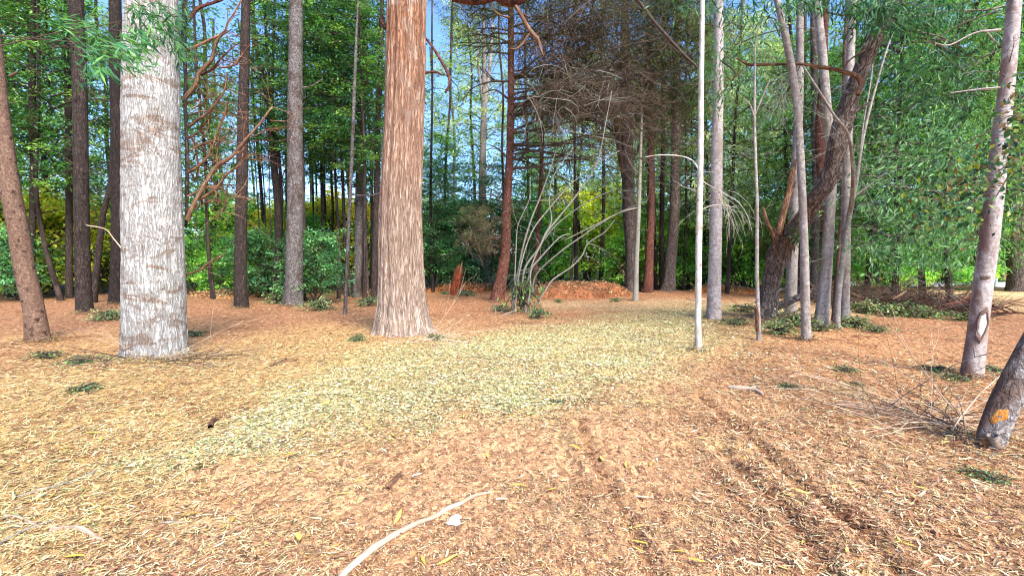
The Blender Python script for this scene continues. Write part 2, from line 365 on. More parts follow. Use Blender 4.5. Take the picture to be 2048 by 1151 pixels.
# ------------------------------------------------------------------ the ground and its litter
def soil(x, y):
    d, _ = dist_line(x, y, [G0(560, 960), G0(800, 930), G0(1000, 900), G0(1200, 900), G0(1420, 1000)])
    e, _ = dist_line(x, y, [G0(760, 1060), G0(900, 1010), G0(1130, 1080), G0(1300, 1151)])
    n_ = fbm(x * 1.9, y * 1.9, 0, 66, 4)
    return np.clip(1.25 - d / .55 + .9 * n_, 0, 1) * .9 + np.clip(1.0 - e / .5 + .9 * n_, 0, 1) * .5
def zone_cols(x, y):
    """ground colour (albedo) at world x,y"""
    r = np.hypot(x, y)
    base = np.stack([np.full(x.shape, v) for v in S(184, 132, 92)], -1)
    def blend(c, f):
        nonlocal base
        f = np.clip(f, 0, 1)[..., None]; base = base * (1 - f) + c * f
    n1 = fbm(x * .5, y * .5, 0, 31); n2 = fbm(x * 1.7, y * 1.7, 0, 37)
    blend(S(184, 138, 88), (-x - 1.0 + n1) * .6)                 # straw-coloured left
    blend(S(186, 128, 86), (x - 2.2 + n1) * .6)                    # redder right
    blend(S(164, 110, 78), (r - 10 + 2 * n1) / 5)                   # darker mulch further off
    blend(S(196, 154, 108), np.clip(n2 - .35, 0, 1) * 1.6 * (r < 9))
    blend(S(140, 88, 58), np.clip(-n2 - .5, 0, 1) * 1.5)
    # pale trampled track across the middle distance on the right
    gt = (y > 13.5) & (y < 21) & (x > 1)
    blend(S(200, 160, 122), gt * np.clip(1 - np.abs(y - 16.5 - n1 * 1.5) / 3.0, 0, 1) * .8)
    blend(S(206, 172, 134), np.clip(1 - np.abs(y - 22) / 5, 0, 1) * np.clip((x - 11) / 4, 0, 1))
    blend(S(176, 158, 108), swath(x, y) * .75)
    # far off: grass and leaf mould under the shrubs
    blend(S(84, 84, 44), np.clip((y - 26 + 3 * n1) / 6, 0, 1) * (1 - .7 * np.clip((x - 9) / 3, 0, 1)))
    blend(S(92, 66, 40), np.clip((-x - 4 + n1) / 4, 0, 1) * np.clip((y - 17) / 5, 0, 1) * .7)
    blend(S(204, 148, 108), soil(x, y) * .8)
    for l in RUTS[:3]:
        d, _ = dist_line(x, y, l); blend(S(120, 70, 44), np.exp(-(d / .05) ** 2) * .55)
    # road surface
    blend(S(120, 118, 116), np.clip((y - 31) / .5, 0, 1) * np.clip((x - 12) / 1, 0, 1) * (y < 46))
    base[..., :3] = base[..., :3] * np.array((1.04, 1.15, 1.02)) * .92 + base[..., :3].mean(-1, keepdims=True) * .12
    base[..., 3] = 1
    return base
front = np.radians(np.linspace(-66, 66, 430)); back = np.radians(np.linspace(66, 294, 60))[1:-1]
th = np.r_[front, back]
rr = np.r_[0.0, np.geomspace(.7, 900, 370)]
TH, RR = np.meshgrid(th, rr)
X, Y = RR * np.sin(TH), RR * np.cos(TH)
Z = H(X, Y)
gm = MB()
k = len(th); n = len(rr)
ii = np.arange(n - 1)[:, None] * k; jj = np.arange(k)[None, :]; j2 = (jj + 1) % k
Q = np.stack([ii + jj, ii + k + jj, ii + k + j2, ii + j2], -1).reshape(-1, 4)
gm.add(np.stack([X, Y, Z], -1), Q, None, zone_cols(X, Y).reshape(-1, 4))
ground = gm.build("ground", M['ground']); tag(ground, kind="structure")

PAL = {
 'mulch': [((198, 138, 100), 5), ((180, 116, 80), 5), ((156, 94, 66), 3), ((212, 166, 124), 4), ((224, 188, 142), 3), ((104, 62, 46), 2.2), ((232, 208, 168), 1.2), ((208, 166, 74), .6), ((190, 154, 134), 1)],
 'straw': [((216, 178, 118), 5), ((228, 194, 130), 4), ((200, 150, 94), 4), ((236, 210, 160), 3), ((206, 160, 66), 1.4), ((166, 112, 74), 3), ((112, 76, 54), 2.0), ((198, 154, 124), 1.5), ((130, 136, 76), .5)],
 'green': [((222, 204, 152), 5), ((234, 220, 180), 3), ((206, 192, 128), 3.5), ((172, 170, 104), 3.0), ((122, 140, 78), 2.0), ((208, 176, 110), 3), ((210, 178, 70), .5), ((136, 104, 70), 2)],
 'right': [((196, 132, 92), 4), ((176, 106, 70), 3), ((214, 162, 116), 3), ((228, 192, 146), 3), ((146, 84, 58), 2.4), ((98, 58, 44), 2.2), ((212, 166, 70), .8), ((190, 150, 132), 1.2), ((234, 216, 184), 1), ((98, 114, 64), .3)],
}
PAL = {k: (np.array([S(*c) for c, _ in v]), np.cumsum([q for _, q in v]) / sum(q for _, q in v)) for k, v in PAL.items()}
def pick(pal, n):
    c, cw = PAL[pal]; i = np.searchsorted(cw, rng.random(n)); i = np.minimum(i, len(c) - 1)
    k = c[i] * (1 + .16 * rng.standard_normal((n, 1))); k = k * (1 + .05 * rng.standard_normal((n, 4)))
    k = k * np.where(rng.random((n, 1)) < .09, rng.uniform(.35, .65, (n, 1)), 1.0)          # some pieces are old and dark
    k = k * np.array((.93, 1.08, .92, 1)); k[:, :3] = k[:, :3] * .86 + k[:, :3].mean(1, keepdims=True) * .14 + .012
    return np.clip(k, .01, .9)
def piece_cols(x, y, green_ok=True):
    n = len(x); c = pick('mulch', n)
    n1 = fbm(x * .5, y * .5, 0, 31)
    pl = np.clip((-x - .6 + n1) * .6, 0, 1); pr = np.clip((x - 2.2 + n1) * .6, 0, 1)
    u = rng.random(n)
    c = np.where((u < pl)[:, None], pick('straw', n), c); c = np.where((u < pr)[:, None], pick('right', n), c)
    g = swath(x, y) ** 1.1 * (.86 - .25 * np.clip(fbm(x * 1.3, y * 1.3, 0, 55), -1, 1))
    c = np.where((rng.random(n) < g)[:, None], pick('green', n), c)
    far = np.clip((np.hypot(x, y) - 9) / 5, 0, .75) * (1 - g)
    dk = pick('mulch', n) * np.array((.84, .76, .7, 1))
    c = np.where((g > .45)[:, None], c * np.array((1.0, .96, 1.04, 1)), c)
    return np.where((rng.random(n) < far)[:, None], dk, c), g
def scatter_pieces(mb, n, r0, r1, a0, a1, L0, L1, asp, tilt, lift, size_pow=.4, keep=None):
    r = np.exp(rng.uniform(math.log(r0), math.log(r1), n)); a = np.radians(rng.uniform(a0, a1, n))
    x, y = r * np.sin(a), r * np.cos(a)
    m0 = rng.random(n) > np.clip(soil(x, y), 0, 1) * (.8 if L1 > .03 else .15); x, y, r = x[m0], y[m0], r[m0]; n = len(x)
    if keep is not None:
        m = keep(x, y); x, y, r = x[m], y[m], r[m]; n = len(x)
    z = H(x, y)
    L = rng.uniform(L0, L1, n) * (r / 3).clip(.8, 99) ** size_pow; W = L * rng.uniform(*asp, n)
    ph = rng.uniform(0, 2 * np.pi, n)
    d = np.stack([np.cos(ph), np.sin(ph), rng.normal(0, tilt, n)], -1)
    nr = np.stack([rng.normal(0, tilt * 1.3, n), rng.normal(0, tilt * 1.3, n), np.ones(n)], -1)
    p = np.stack([x, y, z + rng.uniform(.002, lift, n)], -1) - norm(d) * L[:, None] * .5
    p[:, 2] = np.maximum(p[:, 2], z + .001)
    c, g = piece_cols(x, y)
    return p, d, nr, L, W, c, g
def chips(mb, *a, **k):
    p, d, nr, L, W, c, g = scatter_pieces(mb, *a, **k)
    W = W * (1 + .8 * g); L = L * (1 - .25 * g)
    d = norm(d); s = norm(np.cross(d, nr)); L = L[:, None]; W = W[:, None]; j = rng.uniform(.5, 1, (len(p), 4, 1))
    V = np.stack([p + s * W * .5 * j[:, 0], p + d * L * j[:, 1] + s * W * .5, p + d * L - s * W * .5 * j[:, 2], p - s * W * .5 * j[:, 3] + d * L * .05], 1)
    mb.add(V.reshape(-1, 3), np.arange(len(p) * 4).reshape(-1, 4), None, np.repeat(c, 4, 0))
def blades(mb, *a, **k):
    p, d, nr, L, W, c, g = scatter_pieces(mb, *a, **k)
    leaves(mb, p, d, nr, L, W, c, .15)
lm = MB()
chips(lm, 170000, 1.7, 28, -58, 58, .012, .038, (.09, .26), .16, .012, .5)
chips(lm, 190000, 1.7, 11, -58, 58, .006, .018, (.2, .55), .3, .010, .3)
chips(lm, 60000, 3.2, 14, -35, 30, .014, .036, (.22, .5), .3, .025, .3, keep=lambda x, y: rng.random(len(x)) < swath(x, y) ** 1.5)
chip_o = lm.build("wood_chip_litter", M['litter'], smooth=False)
tag(chip_o, "loose orange and straw-coloured wood chips strewn all over the clearing", "wood chips", kind="stuff")
lm = MB()
blades(lm, 15000, 1.7, 18, -58, 58, .03, .085, (.07, .2), .15, .016)
blades(lm, 30000, 1.7, 10, -58, -18, .03, .09, (.05, .15), .16, .02)
blades(lm, 20000, 1.7, 10, 24, 58, .03, .09, (.06, .18), .2, .025)
# pale dry needles in loose drifts
kp = lambda x, y: fbm(x * 1.3, y * 1.3, 0, 77) > .25
blades(lm, 70000, 1.8, 10, -35, 52, .04, .11, (.025, .06), .16, .022, keep=kp)
# litter banked against the feet of the stems
for (fx, fy), fr in FEET:
    n = int(2600 * fr); a = rng.uniform(0, 2 * np.pi, n); rad = fr * (.42 + np.abs(rng.normal(0, .42, n))); x, y = fx + np.cos(a) * rad, fy + np.sin(a) * rad
    z = H(x, y) + rng.uniform(.004, .07, n) * np.exp(-((rad / fr - .5) / .3) ** 2); ph = rng.uniform(0, 6.28, n); c, _ = piece_cols(x, y); c = c * rng.uniform(.5, 1, (n, 1)) * (1, 1, 1, 1)
    leaves(lm, np.c_[x, y, z], np.c_[np.cos(ph), np.sin(ph), rng.normal(0, .35, n)], np.c_[rng.normal(0, .5, (n, 2)), np.ones(n)], rng.uniform(.03, .12, n), rng.uniform(.005, .014, n), np.clip(c, .01, .9), .15)
lf_o = lm.build("leaf_litter", M['litter'], smooth=False)
tag(lf_o, "dry narrow fallen leaves and needles lying among the chips", "fallen leaves", kind="stuff")

# ------------------------------------------------------------------ woody builders
def relief_white(th, s, r):
    c, q = np.cos(th), np.sin(th)
    fl = np.exp(-s / .35)
    g = .02 + .20 * np.exp(-s / .25) * (.6 + .8 * noise(c * 2.2, q * 2.2, s, 92) + .7 * np.cos(5 * th + 1 + noise(c, q, s, 2)) ** 3)
    rid = -.035 * np.abs(noise(c * 7 + .5 * noise(c * 3, q * 3, s * 3, 8), q * 7, s * 1.6, 3)) ** .6
    fine = .018 * noise(c * 16, q * 16, s * 5, 12)
    knob = .02 * fbm(c * 2, q * 2, s * 1.6, 5)
    a = -1.15                                            # the long seam low on the stem
    d = np.abs(np.angle(np.exp(1j * (th - a)))); seam = -.16 * np.exp(-(d / .07) ** 2) * np.clip(1.6 - s, 0, 1)
    return g + rid + fine + knob + seam + .02
def relief_red(th, s, r):
    c, q = np.cos(th), np.sin(th)
    fl = np.exp(-s / .38)
    wv = .25 * noise(c * 2, q * 2, s * .8, 41)
    g = .42 * np.exp(-s / .30) * (.45 + .75 * np.clip(np.cos(6 * th + 2 * wv + .5), -.2, 1) ** 2 + .3 * noise(c * 2, q * 2, s, 91)) + .10 * np.exp(-s / .9)
    gro = -.075 * np.abs(np.cos(5.5 * th + 2.5 * wv + 1)) ** 8
    rid = .045 * noise(c * 9 + wv, q * 9 + wv, s * .5, 43) + .03 * noise(c * 22, q * 22, s * 1.6, 44)
    return g + gro + rid
def relief_furrow(th, s, r):
    c, q = np.cos(th), np.sin(th)
    return .10 * fbm(c * 1.2, q * 1.2, s * 1.1, 51) + .06 * np.abs(noise(c * 5, q * 5, s * 5, 52)) * 1.5 + .3 * np.exp(-s / .25) * (.5 + .5 * np.cos(4 * th))
def relief_soft(seed, amp=.03, flare=.18, fh=.35):
    def f(th, s, r):
        c, q = np.cos(th), np.sin(th)
        return amp * fbm(c * 1.3, q * 1.3, s * 1.3, seed) + amp * .6 * noise(c * 4, q * 4, s * 6, seed + 3) + flare * 1.5 * np.exp(-s / fh) * (.6 + .5 * np.cos(4 * th + seed + noise(c, q, s * 2, seed)) ** 3)
    return f
def px_path(pts, D, ext=0.0):
    q = [P(p[0], p[1], D + (p[3] if len(p) > 3 else 0)) for p in pts]
    depth = [(a[1] * CP - (a[2] - CAMZ) * SP) for a in q]
    r = [p[2] * .5 / F * d / math.sqrt(1 + ((p[0] - 1024) / F) ** 2) for p, d in zip(pts, depth)]   # a stem off the axis shows wider than it is
    if ext > 0:
        d = q[-1] - q[-2]; d = d / np.linalg.norm(d); d[2] = max(d[2], .6); d /= np.linalg.norm(d)
        q.append(q[-1] + d * ext * .5); r.append(r[-1] * .85)
        q.append(q[-1] + d * ext * .5 + np.array((.1, .05, 0))); r.append(r[-1] * .7)
    return np.array(q), np.array(r)
def bare_twigs(mb, start, direc, length, rad, depth=2, curl=.5, kids=3, rn=None, k=3, seg=6, droop=-.1):
    rn = rn or R
    p = np.array(start, float); d = np.array(direc, float); d /= np.linalg.norm(d) + 1e-9
    pts = [p.copy()]; step = length / seg; spin = np.array([rn.gauss(0, 1) for _ in range(3)]) * curl
    for i in range(seg):
        d = d + (np.array([rn.gauss(0, .5) for _ in range(3)]) * curl + spin * .5) * .35; d[2] += droop * .3
        d /= np.linalg.norm(d); p = p + d * step; pts.append(p.copy())
    rad_ = np.linspace(rad, rad * .35, len(pts)); tube(mb, pts, rad_, k, cap=False)
    if depth > 0:
        for _ in range(kids):
            i = rn.randint(1, seg - 1); dd = pts[i + 1] - pts[i]; dd /= np.linalg.norm(dd)
            dd = dd + np.array([rn.gauss(0, .6) for _ in range(3)])
            bare_twigs(mb, pts[i], dd, length * rn.uniform(.35, .65), rad * .5, depth - 1, curl, kids, rn, k, seg, droop)
def place_tree(name, pts, mat, label, cat="tree", group=None, ext=3.0, k=16, relief=None, seed=0, bury=.12, nseg=None, limbs=(), limb_mat=None,
               twigs=0, twig_z=(1.5, 8), twig_len=(.4, 1.4), twig_mat='brtwig', curl=.4, droop=-.05, D=None):
    g = G(pts[0][0], pts[0][1]); D = D or g[1]
    q, r = px_path(pts, D, ext)
    o = empty(name, tuple(q[0]), label, cat, group)
    dn = (q[0] - q[1]) / np.linalg.norm(q[0] - q[1])
    q = np.vstack([q[0] + dn * bury, q]); r = np.r_[r[0] * 1.03, r]
    L = np.sum(np.linalg.norm(np.diff(q, axis=0), axis=1))
    mb = MB(); qq, rr_ = tube(mb, q, r, k, nseg or max(14, int(L * 6)), relief=relief or relief_soft(seed + 60))
    mb.build("trunk", M[mat], o, q[1])
    for lb in limbs:
        lq, lr = px_path(lb, D)
        m2 = MB(); tube(m2, lq, lr, 8, max(6, len(lq) * 5), relief=relief_soft(seed + 9, .08, .1, .2))
        m2.build("limb", M[limb_mat or mat], o, q[1])
    if twigs:
        rn = random.Random(seed + 5); m3 = MB()
        for _ in range(twigs):
            i = min(range(len(qq)), key=lambda j: abs(qq[j][2] - rn.uniform(*twig_z))); a = rn.uniform(0, 6.28)
            bare_twigs(m3, qq[i], (math.cos(a), math.sin(a), rn.uniform(-.2, .4)), rn.uniform(*twig_len), max(.004, rr_[i] * .09), 2, curl, 3, rn, 3, 6, droop)
        t = m3.build("bare_twigs", M[twig_mat], o, q[1]); t["kind"] = "stuff"
    return o, qq, rr_, q[1]

# ------------------------------------------------------------------ foliage prototypes (shared mesh data)
def crown_proto(name, seed, Hh, Rr, nl, tw, lv, L, asp, cols, flat=(.42, .16), z0=.0, droop=.25, shape=.5, up=.25, weep=0.0):
    """limbs round a vertical axis, twigs on the limbs, leaves in flat sprays on the twigs"""
    rn = np.random.default_rng(seed); rr_ = random.Random(seed)
    ml, mb = MB(), MB()
    Pn, Dn, Nn, Cn, Ln = [], [], [], [], []
    cols = np.array([S(*c) for c in cols])
    for i in range(nl):
        f = (i + rn.random()) / nl; z = Hh * (z0 + (1 - z0) * f)
        a = i * 2.39996 + rn.normal(0, .3)
        prof = (math.sin(math.pi * min(1, (f * (1 - shape * .4) + shape * .25))) ** .6) * rn.uniform(.45, 1.12)
        ln = max(.25, Rr * prof)
        t = np.linspace(0, 1, 6)[:, None]
        hd = np.array((math.cos(a), math.sin(a), 0)); sd = np.array((-hd[1], hd[0], 0))
        path = np.array((0, 0, z)) + hd * ln * t + np.array((0, 0, 1)) * ln * (up * np.sin(t * 2.4) + up * .3 * t - droop * t ** 2) + sd * ln * .18 * rn.normal() * t ** 2
        tube(mb, path, np.linspace(.018 + .012 * ln, .006, 6), 4, cap=False)
        for j in range(tw):
            u = rn.uniform(.22, 1.0) ** .8; base = path[0] + (path[-1] - path[0]) * 0
            x = u * 5; i0 = min(4, int(x)); b0 = path[i0] + (path[i0 + 1] - path[i0]) * (x - i0)
            off = rn.normal(0, 1, 3) * np.array((flat[0], flat[0], flat[1])) * (.5 + .4 * ln)
            ce = b0 + off
            if rn.random() < .5: tube(mb, [b0, (b0 + ce) / 2 + (0, 0, .05), ce], [.01, .007, .003], 3, cap=False)
            n = int(lv * rn.uniform(.4, 1.5))
            g = rn.normal(0, 1, (n, 3)) * np.array((flat[0] * .5, flat[0] * .5, flat[1] * .6)); g[:, 2] -= weep * rn.random(n) * .6
            Pn.append(ce + g)
            d = norm(np.c_[off[None, :2] * .6 + hd[None, :2] * .6 + rn.normal(0, .8, (n, 2)), rn.normal(-.25 - weep, .35, n)]); Dn.append(d)
            Nn.append(np.c_[rn.normal(0, .55, (n, 2)), np.ones(n)])
            cc = cols[rr_.randrange(len(cols))] * rn.uniform(.5, 1.45)
            Cn.append(np.clip(cc * (1 + .22 * rn.standard_normal((n, 1))) + 0 * np.zeros((n, 4)), .004, .9))
            Ln.append(np.full(n, L) * rn.uniform(.6, 1.25, n))
    Pn, Dn, Nn, Cn, Ln = map(np.concatenate, (Pn, Dn, Nn, Cn, Ln))
    leaves(ml, Pn, Dn, Nn, Ln, Ln * asp, Cn, .12)
    a = ml.build(name, M['leaf'], smooth=False); b = mb.build(name + "_branches", M['limb'])
    am, bm_ = a.data, b.data
    bpy.data.objects.remove(a); bpy.data.objects.remove(b)
    return am, bm_
GREEN = [(88, 136, 66), (108, 154, 72), (66, 112, 60), (138, 176, 84), (88, 140, 84)]
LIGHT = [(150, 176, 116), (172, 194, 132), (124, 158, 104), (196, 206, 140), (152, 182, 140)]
DEEP = [(54, 92, 62), (64, 106, 76), (44, 80, 56), (88, 126, 88), (70, 114, 92)]
YEL = [(190, 204, 86), (160, 188, 78), (212, 212, 88), (130, 168, 74), (224, 208, 78)]
OLIVE = [(112, 116, 72), (92, 100, 62), (132, 128, 84), (74, 80, 52)]
PR = {
 'broad0': crown_proto("crown_leaves", 1, 11, 3.2, 46, 11, 21, .23, .36, GREEN),
 'broad1': crown_proto("crown_leaves", 2, 11, 2.8, 42, 10, 21, .23, .36, GREEN, flat=(.5, .13)),
 'deep0': crown_proto("crown_leaves", 3, 11, 2.6, 42, 10, 22, .22, .34, DEEP, flat=(.5, .16)),
 'light0': crown_proto("crown_leaves", 4, 11, 3.0, 42, 10, 20, .24, .34, LIGHT, flat=(.46, .22)),
 'light1': crown_proto("crown_leaves", 5, 11, 2.4, 36, 10, 19, .24, .3, LIGHT, flat=(.38, .24), weep=.5),
 'acacia0': crown_proto("crown_leaves", 6, 6, 2.2, 30, 12, 40, .13, .17, GREEN, flat=(.34, .16), weep=.5),
 'acacia1': crown_proto("crown_leaves", 7, 6, 2.6, 30, 13, 42, .13, .17, [*GREEN, *DEEP[:3]], flat=(.4, .14), weep=.35),
 'bush0': crown_proto("shrub_leaves", 8, 2.4, 1.5, 26, 9, 24, .14, .42, GREEN, flat=(.26, .14), shape=1, up=.5),
 'bush1': crown_proto("shrub_leaves", 9, 2.2, 1.7, 26, 9, 24, .14, .5, YEL, flat=(.28, .14), shape=1, up=.5),
 'bush2': crown_proto("shrub_leaves", 10, 2.4, 1.6, 28, 9, 25, .14, .4, DEEP, flat=(.26, .14), shape=1, up=.5),
 'ivy0': crown_proto("ground_leaves", 11, .34, .75, 24, 4, 7, .085, .8, [(120, 150, 98), (146, 168, 112), (96, 128, 84), (168, 178, 118)], flat=(.16, .07), shape=1, up=.25, droop=.3),
 'ivy1': crown_proto("ground_leaves", 12, .22, .6, 16, 4, 5, .08, .7, [(116, 150, 92), (140, 172, 110), (88, 126, 80), (170, 178, 110)], flat=(.16, .05), shape=1, up=.2, droop=.25),
 'fern0': crown_proto("frond_leaves", 13, .22, .55, 14, 6, 8, .07, .3, [(120, 166, 104), (92, 146, 88), (150, 182, 126)], flat=(.09, .03), shape=1, up=.35, droop=.45),
}
def leafpart(parent, key, z, sc=1.0, szr=1.0, tint=(1, 1, 1), rot=None, name="crown", branches=True, off=(0, 0)):
    am, bm_ = PR[key]; rot = R.uniform(0, 6.28) if rot is None else rot
    a = bpy.data.objects.new(name, am); C.objects.link(a); a.parent = parent; a.location = (off[0], off[1], z)
    a.rotation_euler = (0, 0, rot); a.scale = (sc, sc, sc * szr); a.color = (*tint, 1)
    if branches:
        b = bpy.data.objects.new("branches", bm_); C.objects.link(b); b.parent = parent; b.location = a.location
        b.rotation_euler = a.rotation_euler; b.scale = a.scale
    return a

TR = []
for s in range(4):          # stems for trees further back
    mb = MB(); z = np.linspace(0, 1, 7); rn = np.random.default_rng(80 + s)
    pts = np.c_[np.cumsum(rn.normal(0, .010 + .006 * s, 7)), np.cumsum(rn.normal(0, .012, 7)), z]; pts[0, :2] = 0
    tube(mb, pts, np.linspace(.0125, .0065, 7) * np.r_[1.35, np.ones(6)], 9, 26, relief=lambda th, q, r: .06 * noise(np.cos(th) * 1.5, np.sin(th) * 1.5, q * 12, s))
    o = mb.build("trunk_proto", M['dark']); o.data.attributes['bark'].data  # geometry kept, materials per object below
    TR.append((o.data, pts)); bpy.data.objects.remove(o)
def back_tree(px, D, name, label, group=None, w=.25, h=14, bark_='dark', crown='broad0', z0=3.0, sc=1.0, szr=1.0, tint=(1, 1, 1), lean=(0, 0), kind=0, crown2=None):
    x = (px - 1024) / F * D * (1.0); y = D
    z = float(H(x, y, False))
    o = empty(name, (x, y, z), label, "tree", group)
    me = TR[kind % 4][0]
    t = bpy.data.objects.new("trunk", me); C.objects.link(t); t.parent = o
    t.location = (0, 0, -.1); t.scale = (w / .025, w / .025, h); t.rotation_euler = (lean[1], lean[0], R.uniform(0, 6.28))
    if me.materials[0] != M[bark_]:
        t.material_slots[0].link = 'OBJECT'; t.material_slots[0].material = M[bark_]
    if crown:
        leafpart(o, crown, z0, sc, szr, tint)
    if crown2: leafpart(o, crown2[0], crown2[1], crown2[2], 1.0, crown2[3] if len(crown2) > 3 else tint)
    return o
def shrub(px, D, key, label, sc=1.0, tint=(1, 1, 1), group=None, name="shrub", cat="shrub", szr=1.0, py=None):
    if py is not None: x, y, z = G(px, py)
    else: x, y = (px - 1024) / F * D, D; z = float(H(x, y, False))
    o = empty(name, (x, y, z - .03), label, cat, group); leafpart(o, key, 0, sc, szr, tint, name="foliage"); return o

# ------------------------------------------------------------------ the trees of the clearing
o, q, r, orig = place_tree("giant_tree", [(312, 716, 134), (310, 640, 129), (306, 450, 122), (303, 300, 119), (303, 150, 115), (304, 0, 110)], 'white',
    "massive pale grey tree with flaking bark at the left of the clearing", k=132, nseg=330, relief=relief_white, ext=2.5, bury=.1)
giant, Dg = o, q[1][1]
Dd = Dg + .45
DEADL = [
 [(371, -30, 14), (370, 60, 14), (370, 104, 13), (371, 150, 10), (370, 210, 9), (374, 330, 10), (376, 400, 10), (374, 452, 7)],
 [(370, 104, 9), (404, 86, 8), (442, 62, 6), (448, 40, 5), (468, 0, 4), (474, -20, 3)],
 [(368, 200, 13), (392, 168, 12), (402, 148, 12), (424, 124, 9), (436, 92, 9), (444, 76, 6), (466, 60, 2)],
 [(402, 150, 7), (428, 140, 6), (448, 124, 5), (480, 96, 2)],
 [(438, 136, 6), (464, 128, 5), (480, 112, 4.5), (495, 82, 3)],
 [(372, 156, 4), (408, 160, 4), (440, 172, 4), (484, 188, 3)],
 [(364, 212, 5), (404, 204, 4)],
 [(372, 258, 9), (400, 240, 8), (416, 228, 7), (436, 212, 6), (456, 180, 5), (464, 150, 4)],
 [(374, 278, 7), (400, 260, 6), (414, 228, 5), (424, 196, 4), (436, 180, 2)],
 [(372, 346, 8), (400, 328, 8), (420, 300, 7), (434, 256, 6), (446, 224, 6), (446, 200, 5)],
 [(374, 440, 13), (388, 412, 13), (412, 372, 12), (436, 336, 10), (472, 316, 9), (500, 280, 7), (524, 256, 6), (552, 222, 4)],
 [(522, 264, 4), (544, 261, 3), (566, 263, 2)],
 [(540, 241, 3), (568, 240, 1.5)],
 [(505, 283, 3), (536, 284, 2), (560, 286, 1.5)],
 [(478, 307, 3), (508, 309, 2), (536, 310, 1.5)],
 [(466, 317, 3), (500, 320, 2), (524, 323, 1.5)],
 [(376, 392, 6), (400, 378, 5), (420, 372, 5), (436, 376, 4), (460, 394, 4), (474, 382, 3)],
 [(430, 440, 4), (448, 424, 4), (458, 396, 4), (460, 372, 3), (470, 360, 2)],
 [(384, 276, 6), (392, 296, 6), (400, 344, 5), (398, 366, 4)],
 [(384, 296, 5), (400, 288, 6), (414, 283, 5)],
 [(434, 340, 6), (434, 290, 6), (444, 268, 4)],
 [(400, 398, 8), (430, 380, 7), (458, 350, 6), (484, 330, 5), (494, 300, 4), (498, 262, 3), (504, 240, 2)],
 [(372, 550, 6), (400, 538, 6), (424, 526, 5), (444, 514, 4)],
 [(380, 36, 9), (396, 12, 9), (424, 0, 8), (440, -14, 7)],
 [(372, 232, 4), (410, 220, 4), (450, 228, 3), (482, 234, 2)],
 [(374, 306, 4), (404, 290, 4), (440, 284, 3), (470, 292, 2)],
 [(380, 420, 6), (404, 408, 5), (430, 402, 4), (452, 410, 2)],
]
rn = random.Random(3)
for n_, l in enumerate(DEADL):
    dd = Dd + rn.uniform(-.12, .12); q_, r_ = px_path(l, dd)
    for i in range(1, len(q_)):
        q_[i][1] += .22 * math.sin(n_ * 1.7) * i / len(q_); q_[i] = q_[i] + np.array((rn.gauss(0, .012), 0, rn.gauss(0, .012)))
    r_ = r_ * .84; mb = MB(); tube(mb, q_, r_, 8, len(q_) * 5, relief=lambda th, s, r: .30 * fbm(np.cos(th) * 1.2, np.sin(th) * 1.2, s * 11, n_))
    for _ in range(5 if len(q_) > 3 else 2):
        i = rn.randrange(1, len(q_)); bare_twigs(mb, q_[i], (rn.uniform(-.2, 1), rn.uniform(-.6, .6), rn.uniform(-.5, .8)), rn.uniform(.25, .6), .008, 1, .35, 2, rn, 4)
    b = mb.build("dead_branch", M['dark'] if n_ == 0 else (M['dead'], M['torn'], M['dead'], M['pine'], M['torn'])[n_ % 5], giant, orig)
mb = MB(); rn = random.Random(8)
for _ in range(46):
    p_ = P(rn.uniform(374, 450), rn.uniform(110, 450), Dd + .1); bare_twigs(mb, p_, (rn.uniform(-.3, 1), rn.uniform(-.5, .5), rn.uniform(-.8, .6)), rn.uniform(.25, .8), .006, 1, .6, 3, rn)
t = mb.build("fine_twigs", M['dead'], giant, orig); t["kind"] = "stuff"
l = [(246, 500, 3), (228, 478, 3), (210, 458, 3), (172, 450, 2.5)]
q_, r_ = px_path(l, Dg - .3); mb = MB(); tube(mb, q_, r_, 6, 20); mb.build("dead_branch", M['stick'], giant, orig)

o, q, r, orig = place_tree("giant_cypress", [(806, 668, 100), (805, 640, 97), (803, 560, 90), (802, 400, 84), (808, 250, 80), (812, 100, 79), (813, 0, 78)], 'red',
    "massive red-brown cypress with stringy bark and spreading roots in the middle", k=144, nseg=380, relief=relief_red, ext=2.5, bury=.1)
for l in ([(842, 66, 5), (862, 90, 5), (880, 118, 6), (896, 148, 6), (899, 168, 5), (890, 186, 4)], [(846, 146, 6), (870, 144, 5), (884, 150, 4)],
          [(772, 56, 8), (764, 44, 7), (758, 32, 4)]):
    q_, r_ = px_path(l, q[1][1] + .1); mb = MB(); tube(mb, q_, r_, 8, 24, relief=relief_soft(5, .1, 0)); mb.build("dead_branch", M['pine'], o, orig)

place_tree("leaning_tree", [(76, 686, 50), (68, 620, 47), (50, 540, 46), (34, 450, 46), (16, 350, 46), (2, 250, 45), (-12, 120, 42), (-28, -20, 40)], 'brown',
    "brown knotty trunk leaning left at the left edge of the clearing", seed=1, k=32, nseg=120, relief=relief_soft(61, .035, .2), limbs=[[(20, 152, 7), (28, 148, 6), (34, 143, 4)]])
place_tree("dark_tree", [(170, 626, 38), (166, 560, 34), (163, 400, 33), (160, 200, 32), (152, 0, 33)], 'dark', "straight dark trunk left of the massive pale grey tree, the thickest there", seed=2, k=24, nseg=90,
    limbs=[[(180, 460, 3), (220, 440, 2)], [(150, 330, 3), (110, 300, 2)]], twigs=14)
place_tree("dark_tree", [(138, 596, 17), (138, 400, 15), (136, 200, 15), (134, 0, 14)], 'dark', "narrow black trunk half hidden just left of the straight dark trunk", seed=3, k=14, twigs=6)
place_tree("dark_tree", [(233, 608, 34), (236, 500, 30), (236, 300, 30), (232, 120, 28), (230, 0, 27)], 'dark', "dark brown trunk almost touching the left side of the pale grey tree", seed=4, k=22, nseg=80, twigs=8)
